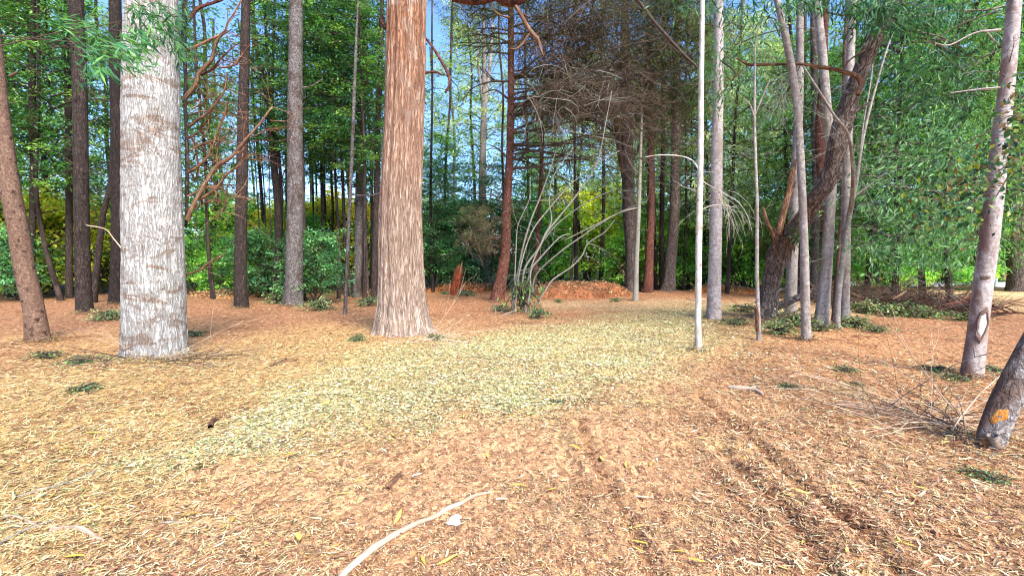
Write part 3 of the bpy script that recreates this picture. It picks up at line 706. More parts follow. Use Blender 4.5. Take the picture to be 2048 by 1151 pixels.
place_tree("leaning_tree", [(186, 604, 18), (196, 520, 15), (206, 430, 13), (222, 360, 12), (226, 250, 11), (222, 120, 10), (222, 0, 9)], 'dark', "thin dark stem leaning right between two dark trunks at the left", seed=5, k=12, twigs=8)
place_tree("forked_tree", [(62, 600, 15), (64, 520, 14), (66, 300, 14), (64, 180, 16), (66, 60, 12)], 'dark', "dark trunk with broken side branches behind the leaning knotty trunk", seed=6, k=14, ext=2,
    limbs=[[(64, 270, 9), (74, 240, 6), (86, 214, 4), (104, 198, 3)], [(64, 290, 6), (56, 240, 5), (54, 210, 4)], [(70, 430, 4), (96, 424, 3), (122, 420, 2)], [(70, 500, 4), (100, 490, 3), (128, 474, 2)]], twigs=6)
place_tree("tall_tree", [(483, 616, 30), (481, 540, 26), (483, 400, 25), (486, 240, 23), (490, 100, 20), (492, 0, 19)], 'dark', "slim straight brown trunk right of the tangle of dead branches", seed=7, k=20, nseg=90, twigs=10, twig_z=(4, 9))
place_tree("curved_tree", [(556, 598, 18), (557, 520, 16), (556, 420, 15), (548, 330, 15), (542, 250, 15), (532, 180, 12), (516, 110, 9), (506, 40, 8), (500, -20, 7)], 'dark', "thin black trunk that curves left near the top, beside the grey ringed trunk", seed=8, k=14,
    limbs=[[(542, 260, 8), (545, 160, 7), (548, 60, 6), (550, -10, 5)], [(528, 180, 5), (512, 150, 4), (498, 120, 3)]], twigs=12, twig_z=(4, 9))
place_tree("grey_tree", [(585, 612, 44), (588, 560, 37), (590, 400, 33), (590, 250, 32), (591, 100, 29), (592, 0, 27)], 'grey', "grey trunk with dark rings and branch scars left of the red-brown cypress", seed=9, k=32, nseg=140, relief=relief_soft(70, .035, .25, .3),
    limbs=[[(602, 176, 4), (622, 172, 3), (646, 158, 2)]])
place_tree("pale_sapling", [(690, 628, 8), (694, 540, 7), (698, 440, 7), (703, 330, 7), (708, 200, 7), (712, 90, 5), (716, 0, 4)], 'grey', "thin pinkish sapling standing apart left of the red-brown cypress", seed=10, k=10, twigs=10, twig_z=(3, 9), D=None,
    limbs=[[(700, 388, 3), (720, 391, 3), (744, 390, 3), (764, 384, 2)]])
place_tree("grey_tree", [(713, 594, 17), (716, 520, 16), (718, 400, 16), (720, 250, 14), (722, 60, 12)], 'grey', "grey trunk lit on its right side, beside the pinkish sapling", seed=11, k=16, twigs=8, twig_z=(4, 10))
place_tree("rough_tree", [(731, 586, 14), (729, 500, 13), (727, 400, 13), (726, 300, 12), (728, 100, 10)], 'furrow', "rough-barked trunk behind the grey trunk beside the pinkish sapling", seed=12, k=14)
place_tree("dark_tree", [(748, 598, 14), (750, 500, 13), (753, 400, 12), (756, 250, 11), (762, 100, 10), (764, 0, 9)], 'dark', "dark slender trunk nearest to the left side of the red-brown cypress", seed=13, k=14, twigs=8, twig_z=(4, 10))
place_tree("grey_tree", [(976, 576, 18), (970, 520, 17), (966, 440, 15), (965, 340, 14), (967, 240, 12), (969, 140, 9), (968, 60, 6)], 'smooth', "pale mottled trunk left of the reddish pine, forking high up", seed=14, k=18, nseg=70, twigs=12, twig_z=(5, 12), ext=1,
    limbs=[[(966, 250, 9), (974, 180, 8), (980, 130, 7), (984, 60, 5), (985, 0, 4)], [(967, 210, 6), (957, 130, 5), (955, 60, 4)]])
place_tree("arched_stem", [(984, 578, 11), (976, 552, 10), (962, 526, 9), (946, 510, 8), (930, 502, 7), (912, 506, 6), (890, 512, 5)], 'twig', "bare grey stem arching over to the left at the foot of the pale mottled trunk", seed=15, k=10, ext=0, twigs=12, twig_z=(.3, 3), twig_len=(.3, 1.0), cat="bent stem")
pine, pq, pr, po = place_tree("pine_tree", [(993, 604, 28), (1002, 560, 24), (1011, 500, 19), (1012, 440, 19), (1015, 385, 17), (1020, 300, 15), (1022, 180, 14), (1022, 40, 12)], 'pine',
    "reddish pine trunk with dark bare branches behind the fan of grey-green stems", seed=16, k=24, nseg=110,
    limbs=[[(1022, 266, 6), (1060, 262, 5), (1120, 248, 4), (1180, 236, 3)], [(1022, 336, 6), (1070, 334, 5), (1120, 322, 4), (1170, 318, 3)], [(1020, 300, 5), (1050, 284, 4), (1090, 256, 3)],
           [(1022, 240, 5), (1080, 200, 4), (1140, 180, 3)], [(1020, 350, 4), (1040, 320, 3), (1062, 290, 2)], [(1020, 200, 5), (990, 180, 3), (960, 190, 2)], [(1014, 470, 4), (980, 478, 3), (940, 492, 2)],
           [(1022, 170, 5), (1070, 120, 4), (1130, 90, 3)], [(1022, 110, 4), (1060, 60, 4), (1110, 20, 3)], [(1018, 320, 4), (1000, 300, 3), (980, 290, 2)], [(1022, 220, 7), (1090, 190, 6), (1170, 200, 4), (1230, 190, 2)], [(1022, 150, 6), (1100, 150, 5), (1180, 120, 3)], [(1022, 290, 5), (1100, 290, 4), (1180, 270, 3), (1240, 280, 2)]], limb_mat='brtwig')
st, sq, sr, so = place_tree("thin_dark_tree", [(1066, 590, 10), (1072, 520, 9), (1078, 430, 8), (1083, 330, 8), (1086, 240, 6), (1088, 140, 5)], 'pine', "thin dark red stem right of the reddish pine", seed=17, k=10, twigs=16, twig_z=(3, 8), twig_len=(.6, 1.6))
place_tree("dark_tree", [(1266, 582, 32), (1264, 500, 27), (1258, 420, 26), (1256, 340, 25), (1252, 220, 22), (1250, 80, 18)], 'furrow', "thick dark rough trunk behind the slim leaning grey post", seed=18, k=24, nseg=70, limb_mat='brtwig',
    limbs=[[(1256, 380, 14), (1244, 330, 12), (1236, 280, 10), (1226, 200, 8)], [(1256, 330, 8), (1290, 280, 6), (1330, 250, 4)], [(1254, 300, 6), (1210, 250, 5), (1170, 240, 3)], [(1254, 250, 6), (1310, 190, 5), (1370, 160, 3)], [(1252, 200, 5), (1200, 150, 4), (1160, 140, 3)]], twigs=10)
place_tree("post_tree", [(1271, 601, 12), (1273, 520, 10), (1277, 430, 9), (1280, 340, 7), (1283, 240, 5)], 'twig', "slim leaning grey stem like a post right of the mulch mound", seed=19, k=10, ext=1, twigs=9, twig_z=(2, 6), twig_mat='twig', twig_len=(.4, 1.6), curl=.6,
    limbs=[[(1277, 415, 4), (1240, 425, 3), (1190, 450, 2.5), (1130, 480, 2)], [(1280, 350, 3), (1262, 330, 2.5), (1250, 300, 2)]])
place_tree("red_tree", [(1296, 584, 22), (1298, 520, 18), (1302, 430, 15), (1302, 320, 13), (1300, 180, 12)], 'pine', "reddish dark trunk just right of the slim leaning grey stem", seed=20, k=16, twigs=8)
place_tree("dark_tree", [(1310, 578, 12), (1308, 500, 11), (1306, 400, 10), (1304, 280, 9)], 'dark', "narrow dark trunk between the reddish trunk and the flared rough trunk", seed=21, k=12, twigs=6)
place_tree("dark_tree", [(1324, 580, 12), (1323, 500, 10), (1324, 400, 10), (1326, 280, 9), (1326, 120, 8)], 'dark', "narrow dark trunk touching the left of the flared rough trunk", seed=22, k=12, twigs=6)
place_tree("rough_tree", [(1336, 582, 30), (1340, 540, 23), (1346, 470, 22), (1350, 390, 20), (1352, 280, 18), (1354, 120, 15)], 'furrow', "purple-brown rough trunk flaring at its foot left of the white pole tree", seed=23, k=24, nseg=80, relief=relief_furrow, twigs=8)
o, q, r, orig = place_tree("white_pole_tree", [(1397, 702, 14), (1396, 640, 13), (1397, 560, 13), (1398, 450, 13.5), (1401, 340, 12), (1402, 200, 11), (1404, 60, 10), (1405, -20, 9)], 'pole',
    "very slim whitish pole-straight tree right of the green-flecked chips", seed=24, k=18, nseg=120, relief=relief_soft(77, .05, .1), twigs=0,
    limbs=[[(1400, 345, 3), (1386, 322, 2.5), (1360, 312, 2.2), (1320, 310, 1.8), (1290, 314, 1.4)], [(1400, 358, 3), (1420, 372, 2.5), (1450, 388, 2.2), (1476, 404, 2), (1494, 430, 1.6), (1504, 462, 1.2)],
           [(1400, 420, 2), (1430, 410, 1.6), (1470, 414, 1.2)]])
rn = random.Random(21); mb = MB()
for _ in range(11):
    bare_twigs(mb, P(rn.uniform(1430, 1470), rn.uniform(380, 402), q[1][1]), (rn.uniform(.1, 1), rn.uniform(-.3, .3), rn.uniform(-.9, .1)), rn.uniform(.5, .95), .005, 1, .35, 2, rn, droop=-.7)
for _ in range(6):
    bare_twigs(mb, P(1401, rn.uniform(240, 460), q[1][1]), (rn.choice((-1, 1)), rn.uniform(-.3, .3), rn.uniform(-.3, .3)), rn.uniform(.3, .6), .004, 1, .5, 2, rn)
t = mb.build("bare_twigs", M['pole'], o, orig); t["kind"] = "stuff"
place_tree("grey_tree", [(1427, 640, 30), (1429, 560, 27), (1432, 440, 25), (1434, 300, 23), (1437, 150, 20), (1438, 20, 18)], 'brown_sided', "grey-brown straight trunk just right of the white pole tree", seed=25, k=26, nseg=110, twigs=10, twig_mat='twig', twig_z=(2, 9),
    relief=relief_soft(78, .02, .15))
o, q, r, orig = place_tree("stripped_sapling", [(1518, 681, 10), (1517, 640, 9), (1514, 560, 8.5), (1514, 480, 8), (1514, 400, 7), (1511, 320, 6.5), (1509, 240, 6), (1510, 150, 4)], 'smooth', "thin sapling whose bark is stripped red near the ground", seed=26, k=12, nseg=90, ext=1,
    limbs=[[(1510, 240, 4), (1500, 210, 3), (1486, 196, 2)], [(1511, 228, 3), (1524, 196, 2.5), (1540, 160, 2)]], twigs=9, twig_mat='twig', twig_z=(3, 6))
mb = MB(); q_, r_ = px_path([(1516, 662, 10.5), (1515, 640, 10), (1514, 612, 8)], q[1][1]); tube(mb, q_, r_, 10, 20, relief=relief_soft(3, .12, 0)); mb.build("stripped_patch", M['torn'], o, orig)
# gnarled, torn tree
GN = [(1530, 636, 50), (1537, 600, 38), (1541, 571, 37), (1550, 530, 42, -.2), (1560, 500, 46, -.4), (1578, 472, 46, -.7), (1603, 445, 38, -1.4), (1635, 390, 35, -2.2), (1662, 345, 37, -2.5), (1684, 248, 40, -2.8), (1712, 170, 36, -3), (1739, 104, 35, -3.2), (1762, 57, 34, -3.3), (1786, -5, 30, -3.5)]
gn, q, r, orig = place_tree("gnarled_tree", GN, 'furrow', "thick furrowed tree leaning right with torn orange stubs", k=44, nseg=220, relief=relief_furrow, ext=1.5, seed=27,
    limbs=[[(1544, 616, 19), (1562, 609, 17), (1579, 602, 17), (1606, 590, 16), (1635, 575, 14), (1652, 556, 10)], [(1558, 540, 6), (1548, 578, 12), (1572, 577, 8)],
           [(1770, 60, 12, -3.3), (1800, 40, 8, -3.3), (1850, 30, 7, -3.3), (1900, 22, 6, -3.3), (1970, 20, 5, -3.3), (2010, 12, 4, -3.3)], [(1790, 44, 5, -3.3), (1840, 64, 4, -3.3), (1880, 74, 4, -3.3), (1930, 98, 3, -3.3)], [(1740, 206, 7, -3), (1725, 214, 9, -3), (1700, 230, 9, -2.9)]])
for n_, l in enumerate(([(1558, 470, 16), (1560, 450, 15), (1571, 410, 15), (1579, 378, 13), (1585, 345, 11), (1592, 318, 4)],
          [(1552, 480, 8), (1543, 462, 8), (1534, 443, 8), (1529, 426, 7), (1526, 414, 5)], [(1568, 466, 7), (1578, 448, 6), (1595, 427, 4)])):
    q_, r_ = px_path(l, q[1][1] - .85); mb = MB(); tube(mb, q_, r_, 14, 34, relief=lambda th, s, r: .14 * fbm(np.cos(th) * 2, np.sin(th) * 2, s * 5, n_) + .1 * noise(np.cos(th) * 6, np.sin(th) * 6, s * 1.5, 9))
    mb.build("broken_stub", M['torn'], gn, orig)
q_, r_ = px_path([(1716, 190, 13), (1722, 165, 13), (1712, 152, 12), (1687, 143, 10), (1660, 137, 9), (1634, 133, 8), (1608, 129, 7), (1582, 128, 7), (1555, 129, 6), (1530, 129, 7), (1500, 130, 7), (1486, 124, 5), (1474, 117, 2)], q[1][1] - 3.3)
mb = MB(); tube(mb, q_, r_, 10, 70, relief=relief_soft(6, .1, 0))
for l in ([(1494, 133, 3), (1480, 146, 3), (1464, 160, 2)], [(1687, 140, 4), (1700, 120, 4), (1730, 100, 3)], [(1600, 132, 2), (1590, 160, 2), (1578, 200, 1)]):
    a_, b_ = px_path(l, q[1][1] - 3.3); tube(mb, a_, b_, 5, 12)
mb.build("dead_branch", M['torn'], gn, orig)
rn = random.Random(31); mb = MB()
for _ in range(24):           # splinters and hanging shreds at the break
    p_ = P(rn.uniform(1545, 1590), rn.uniform(455, 500), q[1][1] - 1.0); mbp = [p_, p_ + np.array((rn.uniform(-.03, .03), -.02, -rn.uniform(.1, .4)))]
    tube(mb, mbp, [.018, .006], 4)
for _ in range(16):
    p_ = P(rn.uniform(1520, 1545), rn.uniform(430, 520), q[1][1] - .8); bare_twigs(mb, p_, (rn.uniform(-.6, .3), 0, -1), rn.uniform(.2, .5), .006, 1, .5, 2, rn)
mb.build("splinters", M['torn'], gn, orig)["kind"] = "stuff"
mb = MB()
for _ in range(15):
    p_ = P(rn.uniform(1578, 1600), rn.uniform(132, 160), q[1][1] - 3.4); bare_twigs(mb, p_, (rn.uniform(-1, .1), rn.uniform(-.2, .2), rn.uniform(-1.1, -.2)), rn.uniform(.7, 1.4), .006, 1, .4, 3, rn, droop=-.4)
for _ in range(26):
    p_ = P(rn.uniform(1640, 1760), rn.uniform(60, 380), q[1][1] - 3.2); bare_twigs(mb, p_, (rn.uniform(-1, .6), rn.uniform(-.4, .2), rn.uniform(-.5, .8)), rn.uniform(.6, 1.5), .006, 1, .5, 3, rn)
for _ in range(34):           # long pale arching twigs right of the leaning stem
    p_ = P(rn.uniform(1710, 1800), rn.uniform(280, 560), q[1][1] - rn.uniform(.5, 2.5)); bare_twigs(mb, p_, (rn.choice((1, 1, -1)), rn.uniform(-.4, .4), rn.uniform(-.2, .4)), rn.uniform(.9, 2.2), .006, 1, .3, 3, rn, droop=-.25)
mb.build("bare_twigs", M['twig'], gn, orig)["kind"] = "stuff"

place_tree("smooth_tree", [(1613, 682, 21), (1611, 620, 20), (1609, 520, 18), (1605, 400, 17), (1600, 300, 17), (1594, 210, 17), (1584, 140, 16), (1568, 60, 15), (1552, -10, 14)], 'smooth',
    "smooth pale trunk in front of the gnarled leaning tree, curving left high up", seed=28, k=26, nseg=120, relief=relief_soft(79, .02, .1), twigs=6, twig_mat='twig', twig_z=(3, 6))
place_tree("smooth_tree", [(1580, 628, 27), (1583, 560, 24), (1588, 440, 22), (1592, 330, 20), (1598, 200, 18), (1600, 60, 16)], 'smooth', "smooth grey trunk directly behind the gnarled leaning tree", seed=29, k=22, nseg=70, twigs=6)
place_tree("smooth_tree", [(1643, 652, 33), (1648, 590, 27), (1655, 500, 24), (1661, 400, 22), (1664, 330, 20), (1654, 220, 20), (1646, 120, 19), (1636, 20, 17)], 'smooth',
    "smooth pinkish-grey trunk with a flared foot in the clump, right of the curving pale one", seed=30, k=26, nseg=100, relief=relief_soft(80, .02, .25), twigs=6)
place_tree("smooth_tree", [(1629, 600, 18), (1630, 500, 17), (1632, 380, 16), (1630, 250, 16), (1628, 100, 15)], 'grey', "shaded grey trunk at the back of the clump, seen between two pale ones", seed=31, k=16, twigs=6)
place_tree("smooth_tree", [(1689, 648, 22), (1690, 580, 20), (1692, 460, 20), (1694, 340, 20), (1697, 200, 19), (1702, 80, 18), (1706, -10, 18)], 'smooth', "straight pale trunk at the right end of the clump", seed=32, k=24, nseg=100, twigs=8, twig_mat='twig')
place_tree("dark_tree", [(1668, 640, 12), (1676, 540, 12), (1684, 440, 14), (1688, 330, 16), (1690, 200, 14)], 'brown', "brown shaded trunk behind the forked slender stem", seed=33, k=16, twigs=5)
place_tree("forked_tree", [(1674, 657, 14), (1676, 600, 13), (1684, 530, 12.5), (1697, 440, 12), (1704, 400, 11, -.3), (1706, 340, 8, -1), (1696, 270, 7, -1.6), (1668, 230, 6, -1.8), (1630, 170, 5, -1.9), (1606, 132, 4, -1.9)], 'smooth',
    "slender forked stem leaning right in front of the clump's straight pale trunk", seed=34, k=16, nseg=100, ext=0,
    limbs=[[(1700, 424, 9), (1712, 370, 8), (1722, 300, 7), (1734, 240, 6), (1750, 180, 5), (1770, 110, 4), (1788, 60, 3)], [(1704, 398, 5), (1720, 384, 5), (1745, 366, 4), (1764, 350, 4), (1788, 326, 2)],
           [(1758, 345, 3), (1764, 330, 3), (1762, 300, 2)], [(1716, 340, 4), (1728, 240, 3), (1742, 160, 3), (1748, 90, 2)]], twigs=10, twig_mat='twig')
place_tree("thin_dark_tree", [(1652, 560, 20), (1650, 420, 20), (1642, 320, 22), (1640, 250, 20), (1646, 160, 16), (1650, 60, 14)], 'pine', "reddish torn column behind the gnarled tree's leaning stem", seed=35, k=16, twigs=4, D=G(1640, 604)[1])
bt, q, r, orig = place_tree("smooth_tree", [(1943, 757, 50), (1950, 700, 45), (1962, 600, 43), (1976, 500, 43), (1988, 400, 42), (1998, 300, 39), (2010, 200, 36), (2022, 80, 34), (2030, -10, 32)], 'brown_sided',
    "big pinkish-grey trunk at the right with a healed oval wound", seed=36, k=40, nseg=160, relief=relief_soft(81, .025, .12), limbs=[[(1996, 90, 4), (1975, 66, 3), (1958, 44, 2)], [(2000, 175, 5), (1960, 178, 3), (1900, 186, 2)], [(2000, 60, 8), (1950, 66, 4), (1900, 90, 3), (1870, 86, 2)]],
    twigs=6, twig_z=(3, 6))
def wound(parent, org, cx, cy, D, wpx, hpx, matr, rim=None, rot=0, q=None, r=None):
    """oval scar hugging the stem on the side that faces the clearing"""
    c = P(cx, cy, D); rw, rh = wpx / F * D / 2, hpx / F * D / 2; cam_ = np.array((0, 0, CAMZ))
    def axis(z): return np.array([np.interp(z, q[:, 2], q[:, k_]) for k_ in (0, 1)]), np.interp(z, q[:, 2], r)
    best = min((abs(np.hypot(*( (cam_ + (c - cam_) * t_)[:2] - axis((cam_ + (c - cam_) * t_)[2])[0])) - axis((cam_ + (c - cam_) * t_)[2])[1]), t_) for t_ in np.linspace(.9, 1.0, 200))[1]
    h = cam_ + (c - cam_) * best; a0, _ = axis(h[2]); phi = math.atan2(h[1] - a0[1], h[0] - a0[0])
    ang = np.linspace(0, 2 * np.pi, 25)[:-1]
    def ring(f, dl):
        x = np.cos(ang) * rw * f * (1 + .14 * np.sin(ang * 3 + 1) + .08 * np.sin(ang * 7)); z = np.sin(ang) * rh * f * (1 + .1 * np.cos(ang * 5))
        x, z = x * math.cos(rot) - z * math.sin(rot), x * math.sin(rot) + z * math.cos(rot); out = []
        for a, b in zip(x, z):
            ax_, rr_ = axis(h[2] + b); p_ = phi + a / rr_; out.append((ax_[0] + math.cos(p_) * (rr_ + dl), ax_[1] + math.sin(p_) * (rr_ + dl), h[2] + b))
        return np.array(out)
    def shell(rs, name, m_):
        mb = MB(); V = np.concatenate(rs); Q = [(i * 24 + j, i * 24 + (j + 1) % 24, (i + 1) * 24 + (j + 1) % 24, (i + 1) * 24 + j) for i in range(len(rs) - 1) for j in range(24)]
        mb.add(V, Q); mb.build(name, m_, parent, org)
    k_ = float(np.interp(h[2], q[:, 2], r)) * .05
    shell([ring(1.1, -.02), ring(.95, .002 + k_), ring(.6, .004 + k_), ring(.02, .002 + k_)], "scar", matr)
    if rim: shell([ring(1.5, -.01), ring(1.3, .012 + k_), ring(1.12, .018 + k_), ring(.98, .010 + k_), ring(.86, -.004)], "scar_rim", rim)
wound(bt, orig, 1964, 650, q[1][1], 13, 50, M['pole'], M['brown_sided'], -.08, q, r)
wound(bt, orig, 1970, 555, q[1][1], 16, 8, M['brown'], None, .1, q, r)
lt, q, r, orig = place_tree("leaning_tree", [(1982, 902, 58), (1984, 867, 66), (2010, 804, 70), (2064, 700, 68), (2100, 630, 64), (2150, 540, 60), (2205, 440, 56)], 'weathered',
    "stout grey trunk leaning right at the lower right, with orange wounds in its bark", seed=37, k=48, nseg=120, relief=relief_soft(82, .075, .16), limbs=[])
wound(lt, orig, 1998, 832, q[1][1], 22, 34, M['fresh'], None, -.35, q, r)
wound(lt, orig, 1966, 886, q[1][1], 18, 26, M['fresh'], None, -.1, q, r)
mb = MB(); q_, r_ = px_path([(1985, 870, 26), (1996, 900, 18), (2012, 922, 12), (2030, 932, 4)], q[1][1] - .1); tube(mb, q_, r_, 12, 20, relief=relief_soft(4, .1, 0)); mb.build("root", M['smooth'], lt, orig)
place_tree("rough_tree", [(2036, 582, 58), (2034, 540, 40), (2030, 470, 36), (2028, 400, 34), (2028, 260, 30)], 'furrow', "thick purple-brown trunk behind the big pinkish trunk at the right edge", seed=38, k=28, nseg=70, relief=relief_furrow)
place_tree("grey_tree", [(1753, 586, 14), (1752, 500, 12), (1750, 420, 11), (1748, 300, 10)], 'grey', "grey trunk seen through leaves behind the brush heap, by the parked silver car", seed=39, k=12)
place_tree("grey_tree", [(1852, 578, 18), (1852, 540, 16), (1850, 470, 14), (1848, 380, 12)], 'dark', "dark short-looking trunk in front of the low white wall", seed=40, k=12)

# snag
o, q, r, orig = place_tree("broken_stump", [(909, 589, 20), (912, 570, 19), (917, 545, 17), (921, 532, 11)], 'stumpred', "short dark red broken stump with a split orange tip", cat="stump", seed=41, k=20, nseg=40, ext=0, relief=relief_furrow)
mb = MB()
for i, l in enumerate(([(919, 548, 8), (922, 534, 5), (925, 522, 1)], [(915, 548, 7), (917, 536, 4), (919, 528, 1)], [(914, 560, 6), (913, 552, 5), (912, 546, 2)])):
    a_, b_ = px_path(l, q[1][1] - .1); tube(mb, a_, b_, 7, 10, relief=relief_soft(i, .15, 0))
mb.build("split_tip", M['torn'], o, orig)

# elder-like fan of stems
el, q, r, orig = None, None, None, None
g_ = G(1043, 628); el = empty("multi_stem_shrub", tuple(g_), "fan of thin grey-green stems spreading right from one foot, in front of the pine", "shrub")
STEMS = [[(1026, 618, 8), (1027, 586, 8), (1037, 541, 7), (1046, 494, 6.5), (1062, 440, 6), (1078, 400, 5), (1100, 340, 4), (1112, 300, 2)],
 [(1042, 630, 8), (1044, 579, 7), (1051, 534, 7), (1078, 496, 7), (1096, 462, 6), (1120, 432, 6), (1165, 375, 5), (1198, 320, 4), (1215, 240, 3), (1228, 175, 2)],
 [(1051, 626, 7), (1060, 584, 6), (1062, 541, 6), (1078, 519, 6), (1107, 487, 5), (1124, 472, 5), (1141, 467, 4)],
 [(1056, 622, 6), (1064, 580, 5.5), (1071, 552, 5), (1089, 530, 5), (1127, 498, 5), (1161, 474, 4.5), (1194, 451, 4), (1240, 424, 3.5), (1290, 404, 2)],
 [(1054, 630, 5), (1087, 586, 5), (1105, 559, 5), (1141, 534, 5), (1163, 510, 4), (1174, 487, 4), (1206, 465, 3), (1226, 440, 2)],
 [(1030, 622, 5), (1036, 560, 5), (1050, 500, 4), (1068, 456, 4), (1096, 420, 4), (1140, 370, 3), (1190, 330, 3), (1240, 300, 2)],
 [(1046, 628, 6), (1052, 580, 6), (1064, 530, 5), (1090, 470, 5), (1104, 440, 4), (1100, 400, 3), (1108, 350, 3), (1150, 290, 2)],
 [(1028, 600, 5), (1030, 545, 4), (1032, 500, 4), (1036, 450, 3), (1058, 400, 2), (1060, 360, 1.5)],
 [(1034, 620, 6), (1010, 628, 5), (990, 634, 4), (978, 640, 2)],
 [(1090, 478, 4), (1110, 452, 4), (1150, 420, 3), (1190, 396, 3), (1230, 380, 2)]]
for n_, l in enumerate(STEMS):
    q_, r_ = px_path(l, g_[1] + .12 * math.sin(n_ * 2.2)); r_ = r_ * .64
    for i in range(1, len(q_)): q_[i][1] += .35 * math.sin(n_ * 1.3) * i / len(q_)
    mb = MB(); tube(mb, q_, r_, 9, len(q_) * 6, relief=relief_soft(n_, .07, 0))
    rn = random.Random(n_)
    for _ in range(4):
        i = rn.randrange(2, len(q_)); bare_twigs(mb, q_[i], (rn.uniform(-.4, 1), rn.uniform(-.5, .5), rn.uniform(-.2, 1)), rn.uniform(.5, 1.2), .007, 1, .4, 3, rn)
    mb.build("stem", M['twig'], el, g_)
leafpart(el, 'ivy1', .15, .9, 3.2, (.9, 1, .8), name="foliage")

# ------------------------------------------------------------------ brown dead twig masses in the pine and the rough dark tree
def twig_cloud(parent, org, specs, seed, mat, nm="dead_twigs"):
    rn = random.Random(seed); mb = MB()
    for (cx, cy, rx, ry, D, n, ln) in specs:
        for _ in range(n):
            a, b = rn.gauss(0, .5), rn.gauss(0, .5)
            p_ = P(cx + a * rx, cy + b * ry, D + rn.uniform(-1.2, 1.2))
            bare_twigs(mb, p_, (rn.gauss(0, 1), rn.gauss(0, 1), rn.gauss(-.1, .6)), ln * rn.uniform(.5, 1.3), rn.choice((.009, .014, .018)), 1, .75, 3, rn, 3, 6, -.25)
    mb.build(nm, M[mat], parent, org)["kind"] = "stuff"
twig_cloud(pine, po, [(1120, 90, 90, 70, 17.5, 130, 1.1), (1150, 180, 120, 60, 17, 230, 1.2), (1080, 230, 70, 60, 17.5, 80, 1.0), (1210, 215, 110, 50, 17.2, 170, 1.1), (1000, 440, 50, 60, 17.5, 40, .9), (960, 480, 50, 30, 17.5, 50, .7)], 5, 'dtwig')
twig_cloud(pine, po, [(1150, 190, 100, 70, 16.5, 50, 1.7)], 15, 'twig', "pale_twigs")
dk = [o_ for o_ in bpy.data.objects if o_.get("label", "").startswith("thick dark rough trunk")][0]
twig_cloud(dk, np.array(dk.location), [(1260, 120, 110, 90, 19, 180, 1.3), (1330, 190, 90, 70, 19, 140, 1.2), (1240, 240, 100, 60, 19, 120, 1.1), (1340, 270, 60, 40, 19, 60, 1.0)], 6, 'dtwig')
PR['needle'] = crown_proto("needle_tufts", 21, 4, 2.4, 28, 10, 36, .18, .14, [(92, 76, 52), (80, 70, 48), (108, 94, 62), (84, 88, 54), (62, 52, 38)], flat=(.42, .22), weep=.6)
PR['olive'] = crown_proto("needle_tufts", 22, 5, 2.6, 28, 11, 42, .18, .14, OLIVE, flat=(.42, .22), weep=.6)
def leaf_at(parent, key, px, py, D, sc=1.0, szr=1.0, tint=(1, 1, 1), name="crown"):
    p_ = P(px, py, D); l_ = parent.location
    a = leafpart(parent, key, p_[2] - l_[2], sc, szr, tint, name=name, off=(p_[0] - l_[0], p_[1] - l_[1])); return a
for a_ in ((pine, 'needle', 1130, 230, 17.6, .9), (pine, 'needle', 1180, 150, 18, .8), (pine, 'olive', 1060, 130, 18.5, .7), (pine, 'olive', 940, 60, 17.5, .6), (dk, 'needle', 1290, 250, 19.5, .8), (dk, 'olive', 1230, 150, 20, .8),
           (dk, 'olive', 1330, 150, 19, .9), (dk, 'olive', 1380, 230, 20, .8), (dk, 'olive', 1300, 60, 19, .9), (pine, 'olive', 955, 500, 17.5, .3), (pine, 'olive', 1100, 20, 17.5, .9), (dk, 'acacia0', 1340, 100, 19.5, .8), (dk, 'acacia1', 1370, 200, 19, .7), (dk, 'acacia0', 1200, 40, 19.5, .7), (pine, 'acacia1', 960, 40, 17.5, .5), (dk, 'acacia1', 1300, 300, 20.5, .5), (pine, 'acacia0', 1090, 260, 18.4, .4)):
    leaf_at(a_[0], a_[1], a_[2], a_[3], a_[4], a_[5], tint=(1, 1, 1) if a_[1] in ('needle', 'olive') else (.85, .75, .6), name="needles")

rn = random.Random(44); mb = MB()
for _ in range(34):
    z_ = rn.uniform(150, 330) if _ % 2 else rn.uniform(0, 200); sx_ = rn.uniform(.5, 1) * (1 if _ % 4 else -1)
    bare_twigs(mb, P(1022, z_, po[1]), (sx_, rn.uniform(-.5, .3), rn.uniform(-.15, .3)), rn.uniform(2.5, 5.5) if sx_ > 0 else rn.uniform(1.2, 2.2), rn.uniform(.03, .05), 2, .22, 5, rn, 5, 9, -.08)
mb.build("dark_boughs", M['limb'], pine, po)["kind"] = "stuff"
# broken red branch hanging into the top of the frame
g_ = P(1010, -16, 7.0)
hb = empty("broken_branch", tuple(g_), "reddish broken branch hanging down into the top of the picture, splintered orange tip", "branch")
mb = MB()
for l in ([(905, -8, 22), (935, -3, 24), (965, -4, 24), (992, -10, 18), (1010, -30, 14), (1030, -70, 14)], [(990, -22, 22), (1004, -4, 26), (1020, 0, 26), (1040, -4, 24), (1056, -20, 20), (1070, -60, 18)], [(905, -8, 20), (890, -30, 20), (884, -70, 18)]):
    a_, b_ = px_path(l, 7.0); tube(mb, a_, b_, 18, 40, relief=relief_soft(8, .06, 0))
mb.build("limb", M['pine'], hb, g_)
mb = MB(); a_, b_ = px_path([(1030, 10, 9), (1040, 26, 8), (1052, 48, 8), (1064, 66, 8), (1074, 76, 9), (1080, 92, 7), (1086, 112, 4)], 7.0); tube(mb, a_, b_, 10, 30, relief=relief_soft(9, .1, 0))
mb.build("broken_end", M['dead'], hb, g_)
mb = MB()
for l in ([(1062, 64, 4), (1044, 88, 4), (1032, 98, 3.5), (1016, 97, 2)], [(1034, 20, 3), (1050, 30, 2.5), (1058, 34, 2)], [(1020, 36, 4), (1000, 30, 3), (982, 16, 2)]):
    a_, b_ = px_path(l, 7.0); tube(mb, a_, b_, 6, 14)
